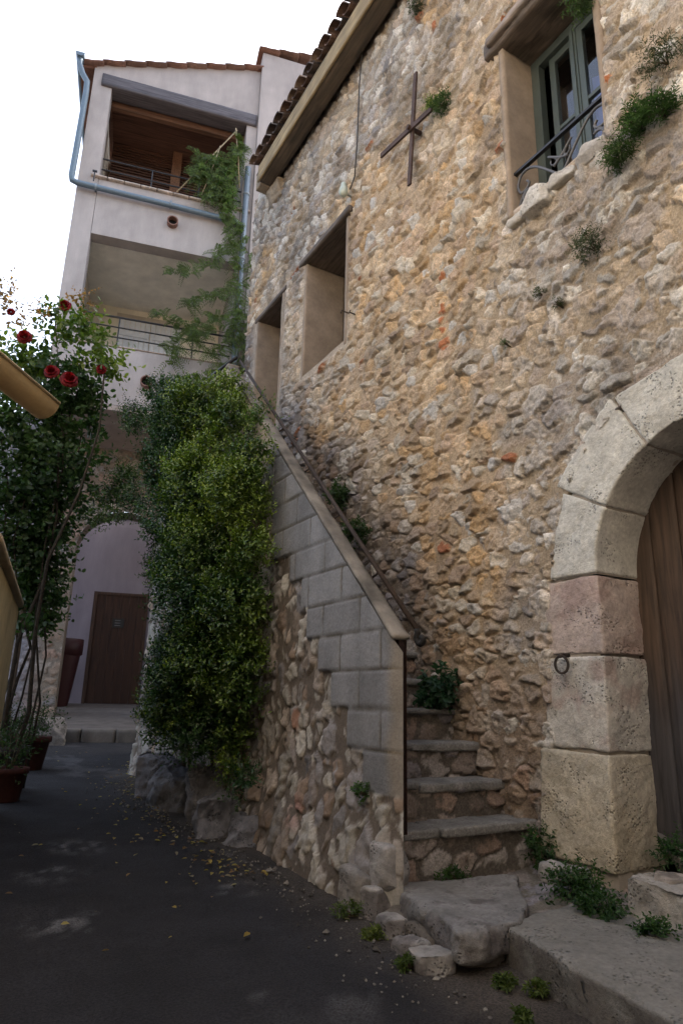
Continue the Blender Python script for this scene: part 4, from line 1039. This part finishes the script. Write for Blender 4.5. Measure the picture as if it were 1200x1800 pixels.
SHX = [(1.62, 5.4, 1.08, .19), (1.68, 4.95, .95, .15), (1.62, 5.6, 1.32, .17), (1.72, 5.9, 1.1, .15), (1.86, 6.5, 1.15, .14), (1.84, 4.42, .72, .07)]
foliage(mb, SHX, 9000, .042, (.018, .052, .016), (.06, .12, .03), seed=775, lump=.5)
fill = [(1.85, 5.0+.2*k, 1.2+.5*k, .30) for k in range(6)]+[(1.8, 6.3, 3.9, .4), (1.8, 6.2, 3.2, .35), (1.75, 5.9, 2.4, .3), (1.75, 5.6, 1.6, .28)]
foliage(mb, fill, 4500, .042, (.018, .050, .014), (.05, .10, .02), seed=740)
# loose sprays at the rim, hanging in the archway and against the parapet
spray = [(1.70, 4.15, 3.22, .05), (1.35, 6.9, 4.15, .09), (1.30, 6.6, 3.9, .06), (1.22, 6.9, 3.2, .10), (1.3, 6.7, 3.35, .10), (1.12, 7.2, 3.05, .07), (1.20, 6.6, 2.9, .05), (1.32, 6.3, 3.0, .08)]
foliage(mb, spray, 16000, .038, (.025, .065, .018), (.09, .16, .03), seed=760, slen=(.08, .2), lump=.8)
vpart(mb, 'foliage', LEAF, sh)
mb = MB()
for k in range(5):
    y0 = 4.7+.32*k+.1*math.sin(k*9); pts = [(1.97, y0+.12*math.sin(k*5.), .45), (1.90, y0+.1-.1*math.cos(k*7), 1.0), (1.80, y0+.1*math.sin(k), 1.8), (1.72, y0+.25*math.sin(k*2.), 2.6), (1.7, y0+.2, 3.3+.1*k)]
    tube(mb, pts, .018, 6, (.10, .08, .06), .4)
vpart(mb, 'stem', BARK, sh)

# --- rose bush behind the garden wall
RSB = [(0.55,6.64,4.91,0.20),(0.81,6.55,4.72,0.24),(0.31,6.71,4.39,0.27),(0.59,6.72,4.22,0.34),(0.46,6.83,3.74,0.34),(0.85,6.90,3.95,0.25),(0.73,6.91,3.40,0.40),(0.41,6.91,3.22,0.33),(0.56,7.08,2.82,0.33),(0.84,7.16,2.82,0.30),(0.84,7.31,2.37,0.25),(0.96,7.32,2.12,0.19),(0.96,6.45,4.40,0.16),(0.06,6.79,4.58,0.12),(0.81,6.72,4.22,0.24),(0.19,6.89,4.06,0.23),(0.38,7.01,2.61,0.22),(0.87,7.14,3.18,0.27),(1.01,6.30,4.41,0.08),(0.43,6.77,4.71,0.13),(-.1,6.9,3.6,.35),(-.05,6.9,3.0,.3),(.80,7.2,1.95,.17),(.62,7.2,2.3,.25),(.75,6.95,2.6,.2)]
RSB = [(x-.04, y, z, max(.07, r_-.07)) for x, y, z, r_ in RSB if not (z < 3.3 and x > .8)]+[(.72, 7.1, 2.9, .18), (.68, 7.2, 2.4, .18), (.78, 7.2, 2.05, .15), (.55, 7.0, 2.6, .18), (.72, 7.0, 2.2, .14), (.62, 6.9, 1.95, .10)]
rs = empty('rose_bush', (.70, 6.85, .40)); tag(rs, 'tall climbing rose with dark red blooms at the left of the archway', 'rose bush')
mb = MB()
foliage(mb, [b for b in RSB if b[2] > 4.3], 2100, .088, (.05, .095, .020), (.19, .25, .045), nl=6, slen=(.12, .26), wid=.68, seed=800, inner=.2, lump=.6, up=.2, newf=.4)
foliage(mb, [b for b in RSB if b[2] <= 4.3], 2300, .088, (.030, .068, .024), (.075, .13, .040), nl=6, slen=(.12, .26), wid=.68, seed=830, inner=.2, lump=.5, up=.0, newf=.3)
foliage(mb, [(-.02, 6.7, 5.05, .10), (.02, 6.75, 4.85, .08), (.62, 6.5, 5.1, .08), (.30, 6.5, 4.8, .07)], 2600, .055, (.16, .10, .05), (.28, .14, .06), nl=5, slen=(.1, .2), wid=.6, seed=860, inner=.1, lump=.8)
vpart(mb, 'foliage', LEAFR, rs)
mb = MB(); random.seed(9)
for k in range(9):
    p = np.array([.62+.05*k*(1 if k % 2 else -1)*.5, 6.85+.03*k, .42]); pts = [p]
    tx, ty, tz = random.choice(RSB)[:3]
    for q in range(1, 7):
        t = q/6; pts.append(np.array([mix(p[0], tx, t**1.5)+.08*math.sin(q*1.7+k), mix(p[1], ty, t)+.05*math.cos(q+k), mix(p[2], tz, t)]))
    tube(mb, pts, .024 if k < 3 else .013, 6, (.05, .042, .032), .35)
vpart(mb, 'stem', BARK, rs)
random.seed(21)
for (fx, fy, fz, fr) in [(0.48,6.42,4.96,0.062),(0.17,6.25,4.43,0.068),(0.58,6.02,4.01,0.080),(0.44,6.25,4.15,0.070),(0.88,6.32,4.33,0.052),(0.03,6.71,4.89,0.040)]:
    mb = MB(); cen = np.array((fx, fy, fz)); out = unit(np.array([-.25+random.uniform(-.3, .3), -.75, .1+random.uniform(-.3, .3)]))
    a0 = unit(np.cross(out, [0, 0, 1.])); b0 = np.cross(out, a0)
    for ring, (np_, rr, op) in enumerate(((3, .35, .25), (5, .6, .45), (6, .85, .75), (7, 1.05, 1.15))):
        for k in range(np_):
            ph = 2*math.pi*k/np_+ring*.6+random.uniform(-.15, .15); rad = a0*math.cos(ph)+b0*math.sin(ph); tan_ = np.cross(out, rad)
            V = []; Rr = fr*rr
            for i in range(4):
                u_ = i/3
                for j in range(5):
                    w_ = (j/4-.5)*2
                    th = op*u_*1.3
                    pos = cen+out*(fr*(.1+.9*u_*math.cos(th))-fr*.3*ring*.5)+rad*(Rr*(.25+.75*u_)*math.sin(.5+th*.6)*(1-.25*w_*w_))+tan_*(Rr*.85*w_*math.sin(math.pi*(.25+.55*u_)))
                    V.append(pos+.002*np.array([random.uniform(-1, 1) for _ in range(3)]))
            mb.add(V, grid_quads(4, 5), c=np.array((.22, .006, .012))*random.uniform(.5, 1.3))
    vpart(mb, 'flower', PETAL, rs)

# --- feathery creeper on the downpipe of the rendered house
vn_ = empty('creeper', (FX, FY, 0), FR); tag(vn_, 'sparse feathery creeper climbing the downpipe of the rendered house', 'creeper')
VB = [[(-.02, 6.3), (-.05, 7.1), (-.18, 8.01), (-.19, 8.98), (-.4, 9.68), (-.55, 10.29), (-.6, 10.91), (-.5, 11.5)], [(-.45, 9.67), (-.82, 8.95), (-1.42, 8.69)], [(-.18, 8.01), (-.74, 7.89), (-1.2, 7.33), (-1.35, 6.86)],
      [(-.25, 7.52), (-.59, 7.22), (-1.34, 7.76)], [(-.57, 10.68), (-1.0, 11.06), (-1.1, 11.44)], [(-.48, 10.18), (-.0, 9.53), (.1, 8.57)], [(-.51, 10.56), (-.95, 10.57)], [(-.2, 8.6), (-.7, 8.4), (-1.1, 8.1)], [(-.1, 7.2), (-.6, 6.7), (-1.1, 6.5)], [(-.5, 10.9), (-.9, 10.8), (-1.2, 10.95)], [(-.55, 11.1), (-.35, 11.6), (-.3, 12.0)], [(-.1, 8.2), (.1, 7.6), (.2, 7.0)], [(-.2, 7.8), (-.9, 7.5), (-1.6, 7.9)], [(-.5,10.7),(-.75,11.3),(-.9,11.5)]]
mb = MB(); ml = MB()
for bi, br_ in enumerate(VB):
    pts = []
    for (xa, za), (xb, zb_) in zip(br_[:-1], br_[1:]):
        for q in range(6): t = q/6; pts.append((mix(xa, xb, t)+.05*math.sin(q*1.3+bi), -.22-.05*math.sin(q+bi*2), mix(za, zb_, t)+.03*math.cos(q*2+bi)))
    pts.append((br_[-1][0], -.25, br_[-1][1])); pts = np.array(pts)
    tube(mb, pts, .016 if bi == 0 else .007, 5, (.13, .11, .07), .3)
    dens = 3 if bi else 4
    for q in range(len(pts)-1):
        nn = dens*2 if pts[q][2] > 10.1 else dens
        for s in range(nn//2+2):
            p = pts[q]+(pts[q+1]-pts[q])*random.random(); d = unit(np.array([random.gauss(0, 1), random.gauss(-.3, .6), random.gauss(.1, .7)])); L = random.uniform(.16, .32)
            n = 9; tt = (np.arange(n)+1)/n
            ax = p[None]+d[None]*(L*tt)[:, None]; ax[:, 2] -= .12*tt**2*L/.3
            side = unit(np.cross(d, np.array([.1, 1, .2])))
            if q % 2 == 0 and s == 0: tube(mb, [ax[0], ax[4], ax[8]], .003, 3, (.10, .13, .05), cap=False)
            for sg in (-1, 1):
                cl = np.array((.080, .115, .032))*np.random.default_rng(q*31+s).uniform(.6, 1.5, n)[:, None]
                add_leaves(ml, ax, side[None]*sg+d[None]*.5+np.zeros((n, 3)), np.tile(np.array([[0, -1, .6]]), (n, 1)), np.full(n, .075)*(1-.35*tt), cl, .32)
foliage(ml, [(-.62, -.25, 10.75, .22), (-.75, -.22, 11.2, .16), (-.5, -.25, 10.4, .2), (-.9, -.22, 10.9, .14)], 500, .075, (.04, .09, .025), (.09, .16, .04), nl=7, slen=(.15, .3), wid=.35, seed=880, inner=.2, lump=.7)
ml.build('foliage', LEAFV, vn_); mb.build('stem', BARK, vn_)
for k, (a, b, lb) in enumerate((((-1.46, 10.50), (-.43, 12.3), 'long pale bamboo cane leaning against the loggia parapet, reaching highest'), ((-1.0, 10.55), (-.73, 11.79), 'shorter bamboo cane standing steeply among the creeper leaves'), ((-.46, 12.3), (-.30, 10.9), 'bamboo cane crossing the top of the longest one'))):
    mb = MB(); tube(mb, [(a[0], -.20-.02*k, a[1]), ((a[0]+b[0])/2+.01, -.21-.02*k, (a[1]+b[1])/2), (b[0], -.2-.02*k, b[1])], .013, 6, (.34, .27, .17)); o = mb.build('bamboo_cane', BARK); o.location = (FX, FY, 0); o.rotation_euler = (0, 0, FR)
    tag(o, lb, 'cane', 'canes in the creeper')

# --- plants growing out of the stone wall and at its foot
def tuft(name, label, x, y, z, r, n, ls, c1, c2, wid=.3, up=.6, squash=(1, 1, 1), group='plants growing in the wall', seed=0, cat='plant', nl=7, slen=None):
    root = empty(name, (x, y, z)); tag(root, label, cat, group)
    ml = MB(); foliage(ml, [(0, 0, 0, r)], n/(r*r), ls, c1, c2, nl=nl, slen=slen or (r*.35, r*.8), up=up, wid=wid, seed=900+seed, inner=.15, lump=.6, squash=np.array(squash))
    ml.build('foliage', LEAFV, root)
    mb = MB()
    for k in range(5): a = k*1.3+seed; tube(mb, [(.05, 0, -.02), (-.01, r*.3*math.cos(a), r*.2*math.sin(a)), (-r*.5, r*.7*math.cos(a), r*.6*math.sin(a))], .004, 4, (.10, .08, .05), .4)
    mb.build('stem', BARK, root)
G1, G2 = (.045, .080, .030), (.09, .14, .05); GY = ((.16, .20, .06), (.36, .36, .13)); GB = ((.045, .060, .035), (.085, .10, .055))
tuft('wall_plant', 'small green plant with pale yellow flowers on the arm of the iron cross', 2.93, 3.53, 6.17, .085, 120, .035, G1, G2, seed=1)
tuft('flowering_plant', 'pale yellow flower spikes sprouting just left of the plant on the iron cross', 2.92, 3.66, 6.26, .07, 70, .03, *GY, seed=2)
tuft('wall_plant', 'tiny tuft high on the wall beside the cable, near the top edge', 2.93, 3.89, 7.68, .07, 70, .03, *GB, seed=3)
tuft('wall_plant', 'small plant hanging over the upper right corner of the glazed window', 2.93, 2.10, 5.70, .09, 110, .035, G1, G2, seed=4, up=-.5)
tuft('wall_plant', 'dark round tuft near the right edge of the wall, topmost on that side', 2.92, 1.62, 4.72, .11, 150, .028, *GB, seed=5, wid=.2)
tuft('wall_plant', 'long bushy green plant sprawling diagonally right of the window sill', 2.90, 1.93, 4.30, .085, 160, .035, G1, G2, seed=6, wid=.22)
tuft('wall_plant', 'feathery upright green plant above the sprawling one, close to the right edge', 2.89, 1.80, 4.42, .085, 160, .042, (.05, .10, .035), (.10, .17, .06), seed=7, wid=.16, up=1.2)
tuft('wall_plant', 'feathery green plant at the far right of the sprawling one', 2.89, 1.66, 4.38, .08, 140, .042, (.05, .10, .035), (.10, .17, .06), seed=8, wid=.16, up=1.2)
tuft('wall_plant', 'dark grey green round cushion plant on the bare wall below the window', 2.91, 2.19, 3.87, .095, 190, .024, *GB, seed=9, wid=.25)
tuft('wall_plant', 'tiny weed in a joint left of the dark cushion plant', 2.94, 2.62, 3.80, .04, 30, .022, *GB, seed=10)
tuft('wall_plant', 'tiny weed among the pale stones above the arch', 2.94, 2.48, 3.65, .035, 24, .02, *GB, seed=11)
tuft('wall_plant', 'tiny green weed in the middle of the ochre part of the wall', 2.94, 2.94, 3.60, .03, 20, .02, G1, G2, seed=12)
tuft('wall_plant', 'leafy weed on the wall above the upper stair flight', 2.90, 5.1, 3.05, .10, 90, .045, (.04, .075, .03), (.07, .12, .045), seed=13, wid=.5)
tuft('wall_plant', 'leafy weed lower down beside the upper stair flight', 2.88, 4.75, 2.62, .10, 90, .045, (.04, .075, .03), (.07, .12, .045), seed=14, wid=.5)
tuft('broadleaf_weed', 'dark bluish green leafy weed growing on the steps against the wall', 2.86, 3.62, 1.34, .12, 80, .06, (.018, .050, .028), (.035, .085, .045), wid=.6, up=-.3, seed=15, group='weeds at the wall foot')
tuft('broadleaf_weed', 'bright moss-like weed at the left end of the fifth step', 2.22, 3.62, 1.50, .05, 50, .03, (.05, .10, .02), (.08, .16, .03), wid=.5, seed=16, group='weeds at the wall foot')
tuft('broadleaf_weed', 'weed clump hugging the right end of the bottom step', 2.92, 2.84, .50, .09, 100, .032, (.025, .06, .02), (.05, .11, .03), wid=.55, seed=17, group='weeds at the wall foot')
tuft('broadleaf_weed', 'large weed clump spreading from the foot of the arch jamb', 2.74, 2.46, .42, .115, 150, .032, (.025, .06, .02), (.05, .11, .03), wid=.55, seed=18, group='weeds at the wall foot', squash=(1, 1.1, .6))
tuft('broadleaf_weed', 'low weeds running between the ledge and the pitted block', 2.60, 2.22, .40, .105, 130, .03, (.025, .06, .02), (.05, .11, .03), wid=.55, seed=19, group='weeds at the wall foot', squash=(1, 1.1, .45))
tuft('broadleaf_weed', 'weeds at the near side of the pitted block by the frame edge', 2.56, 1.93, .40, .06, 60, .028, (.025, .06, .02), (.05, .11, .03), wid=.5, seed=20, group='weeds at the wall foot', squash=(1, 1.2, .5))
tuft('broadleaf_weed', 'weeds on the threshold under the plank door', 3.08, 2.12, .60, .09, 130, .03, (.025, .065, .02), (.05, .11, .03), wid=.4, seed=21, group='weeds at the wall foot', squash=(1, 1.5, .5))
tuft('broadleaf_weed', 'small weed in the joint under the lowest concrete block', 1.95, 3.12, .80, .04, 40, .025, (.03, .07, .02), (.06, .12, .03), wid=.5, seed=22, group='weeds at the wall foot')
tuft('broadleaf_weed', 'thin weeds along the bottom edge of the lowest riser', 2.35, 2.90, .42, .05, 60, .025, (.03, .07, .02), (.06, .12, .03), wid=.4, seed=23, group='weeds at the wall foot', squash=(2, .6, .5))
for k, (x, y, r_, lb) in enumerate(((1.80, 2.98, .06, 'green tuft on the asphalt beside the first edge stone of the ledge'), (1.77, 2.72, .035, 'small yellowish tuft on the asphalt below the tall edge stones'), (1.72, 2.40, .035, 'small tuft on the asphalt under the overhanging slab'), (1.95, 2.12, .03, 'left one of two tufts at the near corner of the slab'), (2.02, 2.02, .03, 'right one of two tufts at the near corner of the slab'), (1.82, 1.9, .025, 'lone tuft at the foot of the rough concrete block'))):
    tuft('kerb_weed', lb, x, y, road_z(x, y)+.025, r_, 40, .028, (.05, .08, .02), (.13, .16, .04), wid=.35, seed=30+k, group='tufts at the edge of the asphalt', squash=(1, 1, .5))
# --- fallen leaves
mb = MB(); nL = 260
t = rng.random(nL); yy = 3.6+5.0*t**1.2; xx = np.interp(yy, [3.6, 5, 6.2, 8.6], [1.72, 1.62, 1.72, 2.3])-np.abs(rng.normal(size=nL))*.22
xx2 = rng.uniform(.4, 2.0, 60); yy2 = rng.uniform(2.5, 10, 60)
xx = np.concatenate([xx, xx2]); yy = np.concatenate([yy, yy2]); n = len(xx)
P = np.stack([xx, yy, road_z(xx, yy)+.022+rng.random(n)*.008], 1); a = rng.random(n)*6.3
A = np.stack([np.cos(a), np.sin(a), rng.normal(size=n)*.15], 1)
cl = np.array([(.26, .19, .05), (.17, .10, .04), (.30, .24, .07), (.20, .17, .12), (.14, .08, .04)])[rng.integers(0, 5, n)]
add_leaves(mb, P, A, np.tile([[0, 0, 1.]], (n, 1))+rng.normal(size=(n, 3))*.2, rng.uniform(.018, .042, n), cl, .6)
tag(mb.build('fallen_leaves', LEAFV), 'scattered yellow and brown fallen leaves on the asphalt along the rocks', 'leaves', kind='stuff')

# ================================================================ fittings on the stone house
mb = MB(); ic = (.085, .055, .045)
bar(mb, (2.90, 3.86, 6.82), (2.90, 3.97, 5.66), .045, .02, ic, up=(1, 0, 0)); o = empty('wall_cross', (2.9, 3.9, 6.2))
def fit(mb, name, mat, root, smooth=False):
    o_ = np.array(root.location)
    for k in range(len(mb.v)): mb.v[k] = mb.v[k]-o_
    return mb.build(name, mat, root, smooth)
tag(o, 'rusty iron wall anchor in the shape of a cross on the stone wall', 'cross')
fit(mb, 'upright_bar', RUST, o)
mb = MB(); bar(mb, (2.875, 4.39, 6.31), (2.875, 3.60, 6.16), .05, .02, ic, up=(1, 0, 0)); fit(mb, 'cross_bar', RUST, o)
mb = MB(); tube(mb, [(2.99, 3.915, 6.225), (2.84, 3.915, 6.225)], .022, 8, ic); fit(mb, 'bolt', RUST, o)
o = empty('tether_ring', (2.93, 2.62, 1.47)); tag(o, 'small iron tether ring hanging on the middle jamb block of the arch', 'ring')
mb = MB(); n = 24; tube(mb, [(2.915-.012*math.sin(2*math.pi*q/n), 2.62+.034*math.sin(2*math.pi*q/n), 1.465+.046*math.cos(2*math.pi*q/n)) for q in range(n+1)], .0075, 6, (.05, .04, .035), cap=False); fit(mb, 'ring', RUST, o, True)
mb = MB(); tube(mb, [(2.98, 2.62, 1.515), (2.925, 2.62, 1.518), (2.905, 2.62, 1.512), (2.905, 2.62, 1.500)], .011, 6, (.05, .04, .035)); fit(mb, 'staple', RUST, o, True)
mb = MB(); tube(mb, [(2.92, 4.80, 9.0), (2.93, 4.86, 8.3), (2.925, 4.91, 7.7), (2.93, 4.94, 7.0), (2.925, 4.97, 6.55)], .008, 5, (.05, .045, .04)); tube(mb, [(2.925, 4.97, 6.55), (2.92, 5.05, 6.44)], .008, 5, (.05, .045, .04))
tag(mb.build('cable', MET), 'thin dark cable running down the wall to the pale lamp', 'cable')
o = empty('wall_lamp', (2.9, 5.1, 6.42)); tag(o, 'small pale wall lamp above the lintel of the larger open window', 'lamp')
mb = MB(); lathe(mb, [(0, 6.37), (.03, 6.375), (.05, 6.41), (.045, 6.46), (.03, 6.50), (.028, 6.53), (0, 6.535)], 2.87, 5.10, 14, (.5, .56, .48)); fit(mb, 'lamp_head', MET, o, True)
mb = MB(); tube(mb, [(2.99, 5.1, 6.40), (2.87, 5.1, 6.42)], .012, 6, (.3, .32, .28)); fit(mb, 'bracket', MET, o, True)
for k, (y, z, lb) in enumerate(((5.13, 5.02, 'small rusty hook beside the lower right corner of the larger open window'), (4.98, 4.92, 'bent rusty nail just right of the window hook'))):
    mb = MB(); tube(mb, [(2.99, y, z), (2.90, y, z+.005), (2.89, y-.01*k*4, z-.03+.03*k)], .007, 5, (.07, .05, .04)); tag(mb.build('wall_hook', RUST), lb, 'hook')

# ================================================================ pots by the garden wall
def pot(name, label, x, y, r, h, c, seed, plant=True):
    z = road_z(x, y)-.0; root = empty(name, (x, y, z)); tag(root, label, 'plant pot', 'plant pots by the garden wall')
    mb = MB(); lathe(mb, [(0, 0), (r*.68, 0), (r*.72, .01), (r*.94, h*.82), (r*1.04, h*.83), (r*1.05, h), (r*.93, h), (r*.88, h*.85), (0, h*.85)], 0, 0, 24, c); mb.build('pot', TERR, root)
    if plant:
        ml = MB(); foliage(ml, [(0, 0, h+.12, r*1.0)], 2600, .05, (.025, .05, .02), (.06, .09, .035), nl=6, slen=(.1, .25), wid=.4, seed=seed, inner=.1, lump=.7); ml.build('foliage', LEAFV, root)
        mb = MB()
        for k in range(6): a = k*1.1; tube(mb, [(0, 0, h*.8), (.05*math.cos(a), .05*math.sin(a), h+.1), (.12*math.cos(a), .12*math.sin(a), h+.3)], .005, 4, (.1, .08, .05), .4)
        mb.build('stem', BARK, root)
pot('plant_pot', 'terracotta pot with a dark bushy plant nearest to the photographer', .60, 6.45, .15, .26, (.07, .022, .016), 950)
pot('plant_pot', 'dark pot with thin upright stems at the end of the garden wall', .62, 6.95, .17, .38, (.05, .045, .045), 951)
pot('plant_pot', 'terracotta pot half hidden behind the dark pot', .95, 8.3, .20, .34, (.06, .02, .015), 952)
stone_thing('rubble_block', 'rough square stone block lying at the left end of the terrace step', 'stone', 1.45, 10.9, .50, .5, .35, .42, 480, (.22, .20, .18), R(-10), amp=.03)
mb = MB(); rough_box(mb, .545, .60, 7.0, 7.06, .42, 2.05, .05, .005, .004, 9, 670, c=(.22, .18, .15)); tag(mb.build('wooden_post', WOOD), 'thin wooden stake standing behind the end of the garden wall', 'post')

# unseen tall block added behind the camera to cut sky light from there
eh = empty('unseen_sky_blocker', (2.0, -9.0, 0)); tag(eh, 'unseen tall rendered block added behind the camera to cut sky light', 'house')
mb = MB(); poly_prism(mb, [(-4.2, 4.0), (4.0, 4.0), (4.0, -1), (-4.2, -1)], 0, 9.0, (.40, .33, .27)); mb.build('wall', REN, eh, False)
mb = MB(); rough_box(mb, -4.5, 4.2, -1.2, 4.3, 9.002, 9.2, .4, .02, .005, 4, 661, c=(.3, .2, .14)); mb.build('roof', TILE, eh)

# grit gathered along the foot of the stair wall and ledge
mb = MB(); ng = 900; t = rng.random(ng); yy = 1.2+6.0*t
xx = np.interp(yy, [1.2, 2.2, 3, 4.4, 5.5, 7.2], [1.72, 1.78, 1.86, 1.80, 1.68, 1.75])-np.abs(rng.normal(size=ng))*.16
sz = rng.uniform(.003, .010, ng)*(1+(rng.random(ng) > .95)*1.2)
oc = np.array([(1, 0, 0), (0, 1, 0), (-1, 0, 0), (0, -1, 0), (0, 0, .8), (0, 0, -.8)])
ot = np.array([(0, 1, 4), (1, 2, 4), (2, 3, 4), (3, 0, 4), (1, 0, 5), (2, 1, 5), (3, 2, 5), (0, 3, 5)])
V = oc[None]*sz[:, None, None]*rng.uniform(.6, 1.3, (ng, 6, 1))+np.stack([xx, yy, road_z(xx, yy)+.012], 1)[:, None]
T = (ot[None]+np.arange(ng)[:, None, None]*6).reshape(-1, 3)
mb.add(V.reshape(-1, 3), T=T, c=np.repeat(np.array([(.09, .085, .08), (.14, .13, .12), (.06, .055, .05), (.2, .19, .17)])[rng.integers(0, 4, ng)], 6, 0))
tag(mb.build('grit', ASH, None, False), kind='stuff')
